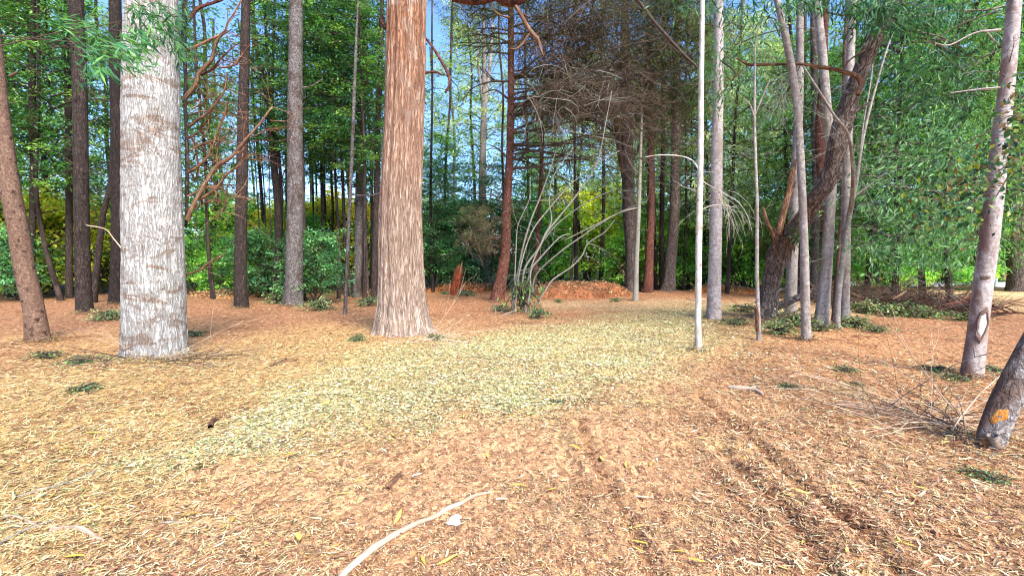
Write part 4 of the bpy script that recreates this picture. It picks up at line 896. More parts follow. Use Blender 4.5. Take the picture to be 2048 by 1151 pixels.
mb.build("side_twig", M['dead'], hb, g_)
# bare bough slanting across the top, right of the twig mass
g_ = P(1240, -40, 12); sb = empty("slanting_bough", tuple(g_), "dark bare bough slanting down towards the white pole tree at the top", "branch")
mb = MB(); a_, b_ = px_path([(1240, -40, 6), (1286, 14, 7), (1310, 46, 7), (1340, 80, 7), (1370, 112, 6), (1396, 136, 4)], 12); tube(mb, a_, b_, 9, 40, relief=relief_soft(4, .08, 0))
rn = random.Random(12)
for i in range(12): bare_twigs(mb, a_[rn.randrange(1, 5)], (rn.gauss(0, 1), rn.gauss(0, .6), rn.gauss(0, .7)), rn.uniform(.6, 1.4), .009, 1, .4, 3, rn)
mb.build("bough", M['brtwig'], sb, g_)

# ------------------------------------------------------------------ sprays of long leaves close to the camera
def spray(name, label, cat, lines, D, leaf_specs, cols, mat='limb', seed=0, asp=.17, Lf=.10, group=None, round_=False):
    rn = np.random.default_rng(seed); g_ = P(lines[0][0][0], lines[0][0][1], D)
    o = empty(name, tuple(g_), label, cat, group); mb = MB(); allp = []
    for n_, l in enumerate(lines):
        a_, b_ = px_path(l, D + .25 * math.sin(n_ * 2.1)); qq, _ = tube(mb, a_, b_, 6, len(l) * 8); allp.append(qq)
    mb.build("twigs", M[mat], o, g_)
    cols = np.array([S(*c) for c in cols]); ml = MB()
    for (cx, cy, rx, ry, n, dx, dz) in leaf_specs:
        px_, py_ = cx + rn.normal(0, .5, n) * rx, cy + rn.normal(0, .5, n) * ry
        p_ = np.array([P(a, b, D + rn.normal(0, .22)) for a, b in zip(px_, py_)])
        d = np.c_[rn.normal(dx, .6, n), rn.normal(0, .5, n), rn.normal(dz, .35, n)]
        nr = np.c_[rn.normal(0, .6, n), rn.normal(-.5, .5, n), np.ones(n) * .8]
        L = Lf * rn.uniform(.55, 1.25, n); c = np.clip(cols[rn.integers(0, len(cols), n)] * rn.uniform(.75, 1.3, (n, 1)), .004, .9)
        leaves(ml, p_, d, nr, L, L * asp, c, .15)
    ml.build("leaves", M['leaf'], o, g_, smooth=False); return o
LONG = [(64, 118, 60), (88, 146, 74), (48, 98, 56), (110, 160, 84), (70, 130, 84)]
spray("leafy_branch", "long-leaved green branch reaching in from the left in front of the massive pale grey trunk", "branch",
      [[(-60, 102, 5), (0, 92, 4), (60, 78, 3.4), (130, 62, 2.6), (200, 52, 2), (250, 40, 1.5)], [(-60, 66, 4), (0, 71, 3.4), (70, 78, 3), (140, 84, 2.5), (210, 104, 2), (280, 112, 1.6)],
       [(110, 62, 2), (150, 90, 1.5), (172, 128, 1.2)], [(200, 54, 1.5), (250, 64, 1.2), (320, 80, 1)]], 4.2,
      [(130, 48, 50, 22, 60, .8, -.15), (180, 84, 60, 30, 90, .9, -.2), (235, 96, 60, 34, 110, .9, -.3), (185, 132, 34, 26, 40, .5, -.8), (262, 118, 36, 26, 60, .7, -.5), (160, 165, 30, 12, 10, .9, -.2), (275, 60, 40, 30, 50, .6, -.6)], LONG, seed=4, Lf=.12)
spray("leafy_branch", "drooping green leaf spray across the top of the massive pale grey trunk", "branch",
      [[(240, -40, 3), (270, 0, 3), (300, 30, 2.4), (330, 60, 2), (350, 90, 1.4)], [(300, 28, 2), (280, 60, 1.5), (262, 96, 1)], [(320, 10, 2), (350, 20, 1.5), (365, 50, 1)]], 4.8,
      [(300, 20, 60, 34, 140, .3, -.6), (330, 62, 40, 40, 130, .4, -.8), (282, 66, 30, 40, 70, -.1, -.9), (352, 96, 20, 24, 50, .5, -.9), (350, 30, 30, 30, 60, .6, -.4)], [(50, 98, 54), (70, 122, 66), (40, 84, 48), (96, 140, 76)], seed=5, Lf=.12)
spray("leafy_branch", "dense dark long-leaved foliage hanging over the top of the gnarled leaning tree", "branch",
      [[(1560, -30, 5), (1620, 10, 4), (1680, 30, 4), (1740, 24, 3), (1800, 40, 2)], [(1700, -30, 4), (1740, 20, 3), (1780, 60, 2)], [(1840, -30, 4), (1800, 10, 3), (1760, 40, 2)]], 9,
      [(1760, 14, 80, 26, 520, .0, -.6), (1700, 10, 80, 24, 260, 0, -.6), (1800, 40, 60, 34, 300, .2, -.6), (1610, 4, 60, 22, 260, 0, -.7), (1740, 52, 60, 26, 200, -.2, -.7), (1880, 20, 70, 30, 260, .2, -.6), (1500, 20, 90, 40, 300, 0, -.6), (1400, 14, 90, 24, 160, 0, -.6)], [(44, 84, 48), (58, 104, 58), (74, 122, 66), (34, 68, 42)], seed=6, Lf=.17)
spray("leafy_branch", "long-leaved green sprays between the white pole tree and the stripped sapling", "branch",
      [[(1440, 120, 4), (1470, 150, 3), (1430, 200, 2)], [(1470, 90, 4), (1520, 70, 3), (1560, 60, 2)]], 11.5,
      [(1440, 190, 40, 50, 160, 0, -.8), (1480, 100, 50, 40, 180, 0, -.7), (1540, 210, 60, 50, 190, 0, -.7), (1500, 150, 50, 40, 150, .2, -.7), (1425, 130, 30, 40, 100, 0, -.7), (1595, 462, 24, 24, 80, .3, -.5), (1612, 420, 16, 20, 30, 0, -.8), (1612, 190, 50, 40, 120, 0, -.7)], [(50, 92, 52), (66, 112, 60), (84, 130, 70)], seed=7, Lf=.17)
spray("leafy_branch", "broad-leaved dark twig with yellowing leaves hanging before the big pinkish trunk", "branch",
      [[(2110, 260, 6), (2060, 300, 5), (2000, 340, 4), (1940, 380, 3), (1890, 400, 2.4), (1860, 420, 1.6)], [(2040, 312, 4), (2000, 380, 3), (1970, 430, 2), (1950, 480, 1.4)], [(2100, 180, 5), (2060, 220, 4), (2010, 236, 3), (1980, 260, 2)],
       [(1940, 380, 2), (1900, 370, 1.6), (1850, 360, 1)], [(2060, 300, 3), (2050, 380, 2), (2044, 440, 1.6), (2036, 520, 1.3)]], 4.6,
      [(1900, 390, 80, 40, 150, -.3, -.5), (1960, 350, 70, 60, 150, -.3, -.5), (2020, 300, 50, 60, 130, -.2, -.6), (1930, 440, 60, 40, 90, -.2, -.7), (2030, 220, 40, 50, 110, -.3, -.5), (1850, 440, 50, 40, 60, -.2, -.6), (2036, 440, 24, 60, 40, 0, -.7)],
      [(44, 76, 44), (58, 96, 50), (80, 112, 52), (130, 138, 48), (34, 58, 38), (110, 86, 46)], seed=8, asp=.62, Lf=.06)
spray("leafy_branch", "dark green bough with small leaves high up, left of the big pinkish trunk", "branch",
      [[(2000, 100, 6), (1930, 130, 4), (1860, 178, 3), (1800, 200, 2)], [(1980, 180, 5), (1900, 190, 3), (1830, 230, 2)], [(2000, 20, 5), (1920, 50, 4), (1850, 90, 2)]], 8.5,
      [(1900, 130, 90, 40, 420, -.2, -.5), (1850, 190, 90, 40, 380, -.2, -.5), (1960, 60, 70, 50, 260, -.1, -.6), (1930, 220, 70, 40, 260, -.1, -.5), (1820, 130, 50, 50, 200, -.1, -.5)], [(46, 86, 48), (60, 104, 54), (80, 122, 62), (36, 70, 42)], seed=9, Lf=.15)

spray("leafy_branch", "feathery green boughs drooping over the brush heap between the clump and the big pinkish trunk", "branch",
      [[(2010, 250, 5), (1940, 280, 4), (1860, 330, 3), (1790, 380, 2)], [(2000, 330, 5), (1920, 380, 3), (1850, 440, 2), (1790, 480, 1.5)], [(2005, 420, 4), (1940, 470, 3), (1880, 510, 2)]], 10.5,
      [(1830, 330, 110, 60, 620, -.2, -.6), (1900, 290, 90, 60, 420, -.2, -.6), (1800, 420, 100, 60, 520, -.2, -.6), (1880, 460, 110, 60, 560, -.1, -.6), (1840, 250, 110, 50, 420, -.2, -.5), (1930, 400, 60, 60, 260, -.2, -.6), (1770, 500, 80, 40, 240, -.2, -.6), (1880, 525, 90, 30, 240, -.1, -.5)],
      [(66, 112, 66), (84, 132, 76), (104, 150, 90), (54, 94, 58), (124, 166, 100)], seed=19, Lf=.15, asp=.24)

# ------------------------------------------------------------------ trees further back, each one its own
TA = "tree among the dark trunks at the far left"
GA, GC, GD, GF, GR = "trees behind the left trunks", "slim trees between the grey ringed trunk and the red-brown cypress", "trees behind the reddish pine", "trees behind the clump of smooth trunks", "leafy trees at the right"
rows = [
 # px, D, w, h, bark, crown, z0, sc, szr, tint, label, group, kind
 (20, 21, .3, 15, 'dark', 'broad0', 4.2, 1.0, 1.1, (1, 1, 1), "leafy tree just right of the leaning knotty trunk's top", GA, 0),
 (105, 25, .28, 16, 'dark', 'broad1', 4.6, 1.1, 1.1, (1.2, 1.2, 1), "leafy tree between the leaning knotty trunk and the straight dark trunk", GA, 1),
 (-60, 19, .3, 14, 'dark', 'broad0', 2.4, 1.0, 1.0, (.9, .9, .9), "leafy tree at the very left edge behind the leaning knotty trunk", GA, 2),
 (205, 27, .25, 16, 'dark', 'light0', 4.0, .8, 1.2, (.9, 1, .9), "paler leafy tree between the two dark trunks left of the pale grey tree", GA, 3),
 (150, 34, .25, 18, 'dark', 'light0', 4.5, 1.2, 1.3, (1.1, 1.1, .9), "pale green tree far behind the straight dark trunk", GA, 0),
 (60, 40, .25, 19, 'dark', 'light1', 5, 1.3, 1.3, (1.1, 1.1, .9), "pale tree farthest back at the left edge", GA, 1),
 (395, 24, .25, 15, 'dark', 'broad1', 4.4, .75, 1.1, (1, 1, .95), "leafy tree behind the dead branches of the pale grey tree", GA, 2),
 (440, 31, .25, 16, 'dark', 'light0', 4, .8, .9, (.9, 1, .8), "pale tree seen through the tangle of dead branches", GA, 3),
 (530, 24, .18, 15, 'dark', 'broad1', 5.2, .55, .9, (1, 1, 1), "dark-stemmed leafy tree between the slim brown trunk and the black curved trunk", GC, 0),
 (572, 27, .2, 17, 'dark', 'broad0', 4.4, .6, 1.2, (1, 1, .9), "slim leafy tree just left of the grey ringed trunk", GC, 1),
 (640, 22, .12, 14, 'dark', 'deep0', 5.0, .8, .85, (1.2, 1.2, 1.0), None, GC, 2),
 (668, 25, .13, 16, 'dark', 'broad0', 5.6, .8, .9, (1, 1, 1), None, GC, 3),
 (700, 21, .16, 15, 'dark', 'broad1', 4.4, .85, .95, (.95, .95, .9), None, GC, 1),
 (742, 26, .16, 17, 'dark', 'deep0', 4.6, 1.0, 1.0, (1.1, 1.2, 1.0), None, GC, 0),
 (628, 30, .14, 17, 'dark', 'light1', 6.5, .7, 1.0, (.9, 1, .8), None, GC, 3),
 (655, 27, .10, 13, 'dark', None, 0, 1, 1, (1, 1, 1), None, GC, 2),
 (648, 24, .08, 11, 'dark', None, 0, 1, 1, (1, 1, 1), None, GC, 1),
 (664, 29, .12, 14, 'pine', None, 0, 1, 1, (1, 1, 1), None, GC, 0),
 (617, 26, .10, 14, 'dark', None, 0, 1, 1, (1, 1, 1), None, GC, 3),
 (684, 32, .3, 16, 'grey', 'light1', 8, .7, 1.0, (.9, 1, .8), None, GC, 2),
 (624, 34, .35, 15, 'grey', None, 0, 1, 1, (1, 1, 1), None, GC, 1),
 (758, 31, .16, 18, 'grey', 'broad1', 5, .7, 1.1, (1, 1, 1), None, GC, 2),
 (500, 33, .16, 17, 'dark', 'light1', 1.5, .8, .5, (.9, 1, .75), None, GC, 2),
 (520, 20, .06, 9, 'dark', None, 0, 1, 1, (1, 1, 1), None, GC, 0), (536, 21, .07, 9, 'dark', None, 0, 1, 1, (1, 1, 1), None, GC, 1), (544, 19, .05, 8, 'dark', None, 0, 1, 1, (1, 1, 1), None, GC, 3),
 (545, 20, .16, 14, 'dark', 'broad0', 5.4, .62, .9, (.85, .9, .85), "leafy tree right behind the black curved trunk", GC, 2),
 (606, 19, .14, 14, 'dark', 'broad1', 5.2, .7, .9, (.8, .85, .8), "leafy tree hiding behind the right edge of the grey ringed trunk", GC, 0),
 (676, 20, .12, 14, 'dark', 'deep0', 5.2, .75, .9, (1.0, 1.05, .95), "dark leafy stem just left of the pinkish sapling", GC, 1),
 (728, 19, .13, 14, 'dark', 'broad0', 5.0, .62, .9, (.8, .85, .8), "leafy tree above the rough-barked trunk beside the pinkish sapling", GC, 3),
 (425, 19, .14, 13, 'dark', 'broad1', 3.6, .6, .9, (.85, .9, .85), "leafy tree close behind the tangle of dead branches", GA, 1),
 (120, 19, .16, 13, 'dark', 'broad0', 4.2, .8, .9, (.9, .95, .9), "leafy tree close behind the gap left of the straight dark trunk", GA, 2),
 (262, 22, .16, 13, 'dark', 'deep0', 3.0, .8, .9, (1.1, 1.2, 1.1), "dark leafy tree mostly hidden behind the pale grey tree", GA, 0),
 (866, 23, .14, 14, 'dark', 'deep0', 1.2, .6, .7, (1.25, 1.3, 1.1), "dark green tree close behind the right side of the red-brown cypress", GD, 0),
 (884, 27, .18, 15, 'dark', 'broad0', 1.5, .7, .85, (1, 1.1, 1), "leafy tree between the red-brown cypress and the pale mottled trunk", GD, 1),
 (930, 30, .2, 15, 'dark', 'broad1', 1.0, .8, .7, (.95, 1.05, .9), "leafy tree left of the pale mottled trunk", GD, 2),
 (918, 38, .25, 22, 'grey', 'light0', 9.5, 1.0, .9, (1.15, 1.15, .95), "pale green crown high left of the pale mottled trunk", GD, 3),
 (965, 27, .2, 16, 'grey', 'light0', 5.5, .75, .95, (1.05, 1.1, .9), "pale green tree behind the pale mottled trunk", GD, 0),
 (858, 40, .2, 18, 'dark', 'light1', 3.5, .9, 1.1, (1, 1.05, .9), "pale green tree far off beside the red-brown cypress", GD, 1),
 (1000, 24, .15, 14, 'dark', 'deep0', .6, .7, .7, (1.2, 1.3, 1.1), "dark leafy tree right behind the reddish pine", GD, 2),
 (1050, 30, .2, 16, 'dark', 'broad0', 1.5, .8, 1.0, (1, 1.05, .9), None, GD, 3), (1110, 33, .2, 18, 'dark', 'light0', 2.0, .8, 1.2, (.95, 1, .9), None, GD, 0),
 (1153, 27, .2, 16, 'dark', 'light1', 5.5, .7, .9, (.9, 1, .85), None, GD, 1), (1174, 30, .2, 17, 'dark', None, 0, 1, 1, (1, 1, 1), None, GD, 2),
 (1202, 28, .22, 16, 'dark', 'light1', 4.0, .7, 1.0, (.9, 1, .85), None, GD, 3), (1140, 25, .12, 14, 'dark', None, 0, 1, 1, (1, 1, 1), None, GD, 2),
 (1230, 36, .2, 18, 'dark', 'light0', 2.8, .9, 1.1, (1, 1, .9), None, GD, 1), (1290, 31, .2, 16, 'dark', 'broad1', 2.5, .8, 1.0, (.95, 1.05, .95), None, GD, 0),
 (1330, 28, .2, 16, 'dark', 'light0', 3.2, .7, 1.0, (.9, 1.05, .95), None, GD, 2), (1366, 25, .13, 14, 'dark', None, 0, 1, 1, (1, 1, 1), None, GD, 0), (1378, 27, .12, 14, 'dark', 'broad1', 2.6, .7, 1, (.9, 1.1, 1), None, GD, 3),
 (1080, 42, .2, 18, 'dark', 'broad1', 1.5, 1.2, 1.1, (.9, 1, .85), None, GD, 2), (1180, 45, .2, 18, 'dark', 'light0', 5.5, 1.3, 1.0, (1, 1, .85), None, GD, 1), (1270, 44, .2, 18, 'dark', 'light1', 3.5, 1.3, 1.2, (1, 1, .9), None, GD, 2),
 (1405, 26, .2, 16, 'dark', 'light0', 2.6, .9, 1.1, (.95, 1, .95), "pale leafy tree directly behind the white pole tree", GF, 0),
 (1455, 22, .15, 15, 'dark', 'light1', 3.0, .8, 1.0, (.95, 1, .95), "pale willow-like tree between the grey-brown trunk and the stripped sapling", GF, 1),
 (1490, 27, .22, 16, 'grey', 'light0', 2.2, .95, 1.1, (.95, 1, .95), "pale leafy tree behind the stripped sapling", GF, 2),
 (1503, 25, .2, 8, 'dark', None, 0, 1, 1, (1, 1, 1), "short dark stem low behind the stripped sapling", GF, 3),
 (1545, 23, .2, 16, 'dark', 'light1', 2.6, .9, 1.1, (.95, 1, .95), "pale drooping tree behind the torn orange stub", GF, 3), (1600, 21, .2, 15, 'grey', 'broad0', 2.4, .75, 1.0, (.95, 1.05, 1), None, GF, 1),
 (1660, 23, .2, 15, 'dark', 'broad1', 2.2, .8, 1.0, (.95, 1.05, 1), None, GF, 2), (1430, 36, .2, 18, 'dark', 'light0', 1.0, 1.2, 1.2, (1, 1.05, 1), None, GF, 0), (1540, 36, .2, 18, 'dark', 'light1', 1.0, 1.3, 1.2, (1, 1.05, 1), None, GF, 3),
 (1640, 33, .2, 18, 'dark', 'broad0', 1.2, 1.2, 1.1, (.95, 1.05, 1), None, GF, 1), (1350, 38, .2, 18, 'dark', 'light0', 1.2, 1.1, 1.2, (1, 1.05, 1), None, GF, 2),
 (1735, 20, .2, 15, 'dark', 'broad1', 1.5, .85, 1.0, (.95, 1, .95), "leafy tree right of the clump of smooth trunks", GR, 0), (1790, 16.5, .16, 13, 'dark', 'acacia1', 1.1, 1.15, 1.4, (.95, 1.05, 1), "fine-leaved tree whose low boughs overhang the brush heap", GR, 1),
 (1850, 20, .2, 15, 'dark', 'broad0', 1.4, .95, 1.0, (.95, 1, 1), "leafy tree above the low white wall", GR, 2), (1905, 16, .16, 13, 'dark', 'acacia0', 1.3, 1.3, 1.4, (.95, 1.1, .9), "fine-leaved tree just left of the big pinkish trunk", GR, 3),
 (1960, 21, .2, 15, 'dark', 'light1', 2.2, .9, 1.0, (.9, .95, .85), "paler leafy tree behind the big pinkish trunk", GR, 0), (2080, 17, .2, 14, 'dark', 'broad1', 1.6, .9, 1.0, (.95, 1, .95), "leafy tree at the right edge behind the big pinkish trunk", GR, 1),
 (1770, 28, .2, 16, 'dark', 'light0', 1.2, 1.2, 1.2, (.95, 1, .95), None, GR, 2), (1880, 31, .2, 17, 'dark', 'broad0', .9, 1.2, 1.2, (.9, 1, .9), None, GR, 3), (2000, 33, .2, 17, 'dark', 'broad1', 1.0, 1.4, 1.2, (.9, 1, .9), None, GR, 0), (2150, 24, .2, 16, 'dark', 'broad0', 1.4, 1.2, 1.1, (.95, 1, .95), None, GR, 1),
]
PXLAB = {
 640: "dark leafy slim tree right of the grey ringed trunk, nearest of its grove", 668: "green-crowned thin tree midway between the grey ringed trunk and the pinkish sapling", 700: "leafy dark stem just right of the pinkish sapling",
 742: "dense-crowned slim tree just left of the red-brown cypress", 628: "pale-crowned tree against the sky right of the grey ringed trunk", 655: "bare black stem in the sky gap, right one of two beside the grey ringed trunk",
 648: "bare black stem in the sky gap, left one of two beside the grey ringed trunk", 664: "thin reddish stem standing in the sky gap left of the pinkish sapling", 617: "bare black stem almost touching the grey ringed trunk on its right",
 684: "thick pale trunk far behind the left side of the pinkish sapling", 624: "thick grey leafless trunk far behind the grey ringed trunk's right edge", 758: "tall grey-stemmed tree partly hidden by the red-brown cypress's left edge",
 500: "low pale tree far off just right of the slim straight brown trunk", 520: "thinnest bare stem right of the slim straight brown trunk", 536: "bare thin stem midway between the slim brown trunk and the black curved trunk", 544: "bare thin stem close to the left of the black curved trunk",
 1050: "leafy tree behind the thin dark red stem", 1110: "pale tree behind the middle of the fan of thin stems", 1153: "pale-crowned stem above the mulch mound's left part", 1174: "bare dark stem rising above the mulch mound's middle",
 1202: "pale-crowned dark stem rising above the mulch mound's right part", 1140: "bare thin stem above the mulch mound's left end", 1230: "pale tree just left of the thick dark rough trunk", 1290: "leafy tree directly behind the reddish dark trunk",
 1330: "pale tree just left of the flared rough trunk", 1366: "bare thin stem between the flared rough trunk and the white pole tree", 1378: "leafy thin tree just left of the white pole tree", 1080: "leafy tree far behind the fan of thin stems, left of the mound",
 1180: "pale tree farthest back above the widest mulch mound", 1270: "pale tree far behind the slim leaning grey stem", 1600: "leafy tree behind the curving smooth pale trunk", 1660: "leafy tree behind the flared pinkish-grey trunk of the clump",
 1430: "pale green tree far behind the grey-brown straight trunk", 1540: "pale green tree far behind the gnarled leaning tree", 1640: "green tree far behind the clump of smooth trunks", 1350: "pale green tree far behind the flared rough trunk",
 1770: "pale tree behind the parked silver-green car", 1880: "green tree behind the low white wall's middle", 2000: "green tree behind the low white wall's right end", 2150: "leafy tree beyond the right edge, behind the stout leaning trunk"}
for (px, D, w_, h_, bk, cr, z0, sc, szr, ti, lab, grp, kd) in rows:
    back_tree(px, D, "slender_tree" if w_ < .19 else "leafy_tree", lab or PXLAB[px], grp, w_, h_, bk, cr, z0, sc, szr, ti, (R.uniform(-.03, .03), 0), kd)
# far woodland closing the view behind the clearing, tree by tree
MARKS = [(20, "the leaning knotty trunk"), (138, "the narrow black trunk"), (168, "the straight dark trunk"), (233, "the dark brown trunk"), (310, "the pale grey tree"), (430, "the tangle of dead branches"), (483, "the slim brown trunk"), (550, "the black curved trunk"),
 (590, "the grey ringed trunk"), (698, "the pinkish sapling"), (748, "the cypress's dark slender neighbour"), (805, "the red-brown cypress"), (912, "the broken stump"), (968, "the pale mottled trunk"), (1015, "the reddish pine"), (1080, "the thin dark red stem"), (1168, "the widest mulch mound"),
 (1262, "the thick dark rough trunk"), (1300, "the reddish dark trunk"), (1345, "the flared rough trunk"), (1400, "the white pole tree"), (1432, "the grey-brown straight trunk"), (1515, "the stripped sapling"), (1590, "the torn orange stub"), (1655, "the gnarled tree's stem"), (1700, "the forked slender stem"),
 (1772, "the silver-green car"), (1850, "the dark short-looking trunk"), (1935, "the dark red vehicle"), (1985, "the big pinkish trunk"), (2036, "the purple-brown trunk")]
USED = set()
for i in range(39):
    px = -110 + i * 58 + R.uniform(-18, 18); D = R.uniform(48, 66)
    left = px < 820
    h_ = R.uniform(8, 10) if left else R.uniform(17, 22)
    if 830 < px < 1260: h_ = R.uniform(9, 12)
    if 380 < px < 790: D += 14; h_ = 6.5
    if i % 4 == 2 and not left: continue
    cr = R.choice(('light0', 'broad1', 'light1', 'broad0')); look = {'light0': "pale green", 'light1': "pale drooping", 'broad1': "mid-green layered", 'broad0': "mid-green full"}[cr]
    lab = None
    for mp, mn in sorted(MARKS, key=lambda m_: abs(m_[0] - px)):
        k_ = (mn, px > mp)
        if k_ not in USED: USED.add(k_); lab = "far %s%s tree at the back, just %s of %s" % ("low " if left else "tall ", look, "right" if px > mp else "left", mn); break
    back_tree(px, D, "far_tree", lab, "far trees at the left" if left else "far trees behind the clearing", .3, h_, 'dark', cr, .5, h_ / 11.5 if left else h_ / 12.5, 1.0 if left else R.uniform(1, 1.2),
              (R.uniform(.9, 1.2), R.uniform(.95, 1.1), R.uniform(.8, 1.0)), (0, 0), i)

# ------------------------------------------------------------------ shrubs
SH = [(470, 25, 'bush0', 1.4, (1.4, 1.4, 1.2), "fresh green shrub behind the slim brown trunk"), (545, 24, 'bush1', 1.2, (1.0, 1.1, 1.0), "leafy yellow-green shrub close behind the black curved trunk"), (600, 24, 'bush0', 1.2, (1.3, 1.35, 1.2), "green shrub close behind the grey ringed trunk"),
 (150, 24, 'bush1', 1.5, (1.1, 1.15, 1.0), "yellow-green shrub right behind the narrow black trunk"), (50, 26, 'bush1', 1.8, (1.25, 1.2, 1.0), "tall yellow shrub farthest left behind the forked dark trunk"),
 (1255, 27, 'bush0', 1.2, (1.5, 1.5, 1.3), "green shrub behind the thick dark rough trunk"), (1300, 29, 'bush1', 1.4, (1.0, 1.15, 1.1), "light green shrub behind the reddish dark trunk"), (1360, 26, 'bush0', 1.1, (1.4, 1.5, 1.3), "green shrub between the flared rough trunk and the white pole tree"),
 (1420, 27, 'bush0', 1.3, (1.4, 1.5, 1.4), "green shrub right behind the grey-brown straight trunk"), (1480, 25, 'bush0', 1.2, (1.4, 1.5, 1.4), "green shrub left behind the stripped sapling"), (1545, 26, 'bush0', 1.3, (1.4, 1.5, 1.4), "green shrub behind the gnarled tree's broken stubs"),
 (1625, 24, 'bush0', 1.2, (1.4, 1.5, 1.4), "green shrub behind the middle of the smooth-trunk clump"), (1680, 25, 'bush0', 1.3, (1.3, 1.4, 1.3), "green shrub behind the clump's right end"), (1100, 29, 'bush0', 1.4, (1.3, 1.4, 1.2), "green shrub behind the widest mound's left shoulder"),
 (1950, 25, 'bush0', 1.0, (1.3, 1.4, 1.3), "green shrub behind the big pinkish trunk"), (1765, 23, 'bush0', .9, (1.4, 1.5, 1.4), "small light green shrub behind the brush heap's left half"), (90, 21.5, 'bush1', 1.55, (1.25, 1.25, 1.25), "bright yellow-green shrub between the leaning knotty trunk and the straight dark trunk"),
 (20, 24, 'bush1', 1.5, (1.12, 1.12, 1.00), "yellow-green shrub at the left edge behind the leaning knotty trunk"),
 (30, 19, 'bush2', .9, (1.6, 1.7, 1.5), "dark green shrub at the foot of the left edge trees"), (205, 23, 'bush1', 1.4, (1.06, 1.19, 1.00), "yellow-green shrub behind the two dark trunks left of the pale grey tree"),
 (410, 27, 'bush0', 1.7, (1.50, 1.62, 1.25), "fresh green shrub under the dead branches of the pale grey tree"), (445, 21, 'bush0', .8, (1.50, 1.50, 1.38), "green shrub low at the right of the pale grey tree"),
 (385, 22, 'bush0', .8, (1.12, 1.25, 1.12), "small green shrub peeping out right of the pale grey trunk"),
 (520, 30, 'bush1', 1.7, (1.25, 1.25, 1.12), "yellow-green shrub between the slim brown trunk and the grey ringed trunk"), (560, 33, 'bush1', 1.8, (1.12, 1.25, 1.12), "yellow-green shrub left of the grey ringed trunk"),
 (525, 20, 'bush2', .9, (1.00, 1.12, 1.00), "very dark shrub between the slim brown trunk and the grey ringed trunk"), (632, 18, 'bush2', .85, (1.38, 1.50, 1.38), "dark green shrub right of the foot of the grey ringed trunk"),
 (655, 31, 'bush1', 1.9, (1.44, 1.31, 0.88), "golden yellow shrub glowing between the slim stems"), (690, 36, 'bush1', 2.1, (1.56, 1.25, 0.75), "most golden shrub, behind the pinkish sapling"), (735, 34, 'bush0', 1.6, (1.50, 1.50, 1.12), "green shrub just left of the red-brown cypress"),
 (620, 37, 'bush1', 2.0, (1.12, 1.19, 0.88), "olive-yellow shrub just right of the grey ringed trunk"),
 (870, 24, 'bush2', 1.2, (1.62, 1.75, 1.50), "dark green shrub right of the red-brown cypress"), (905, 27, 'bush2', 1.5, (1.50, 1.62, 1.50), "dark green shrub behind the broken stump"), (945, 26, 'bush2', 1.5, (1.12, 1.25, 1.12), "dark shrub behind the arching grey stem"),
 (1015, 28, 'bush2', 1.6, (1.38, 1.62, 1.38), "dark shrub behind the reddish pine's foot"), (1060, 31, 'bush0', 1.5, (1.25, 1.50, 1.25), "green shrub behind the fan of thin stems"),
 (1120, 33, 'bush1', 1.8, (1.25, 1.44, 1.25), "bright leaf-green shrub behind the mulch mound's left end"), (1180, 35, 'bush1', 2.3, (1.31, 1.44, 1.12), "largest bright green shrub, behind the middle of the mulch mound"), (1225, 33, 'bush1', 1.7, (1.25, 1.38, 1.25), "bright green shrub behind the mulch mound's right end"),
 (1330, 32, 'bush0', 1.4, (1.25, 1.50, 1.25), "green shrub behind the flared rough trunk"), (1385, 30, 'bush0', 1.5, (1.12, 1.38, 1.00), "green shrub behind the white pole tree"), (1460, 31, 'bush2', 1.7, (1.50, 1.75, 1.50), "dark green shrub behind the grey-brown trunk"), (1515, 29, 'bush2', 1.6, (1.62, 1.88, 1.62), "dark green shrub behind the stripped sapling"), (1570, 30, 'bush0', 1.6, (1.12, 1.38, 1.12), "green shrub behind the gnarled tree's foot"),
 (1730, 26, 'bush0', 1.1, (1.25, 1.50, 1.25), "green shrub beside the parked silver car"), (1812, 25, 'bush0', .9, (1.50, 1.62, 1.25), "light green shrub before the low white wall's left part"), (1885, 26.5, 'bush0', .8, (1.50, 1.62, 1.25), "light green shrub before the low white wall's middle")]
for (px, D, key, sc, ti, lab) in SH:
    f_ = 1.0 if key == 'bush1' else 1.55
    shrub(px, D, key, lab, sc * 1.1, tuple(c_ * f_ * g_ for c_, g_ in zip(ti, (1.1, 1, .8))))

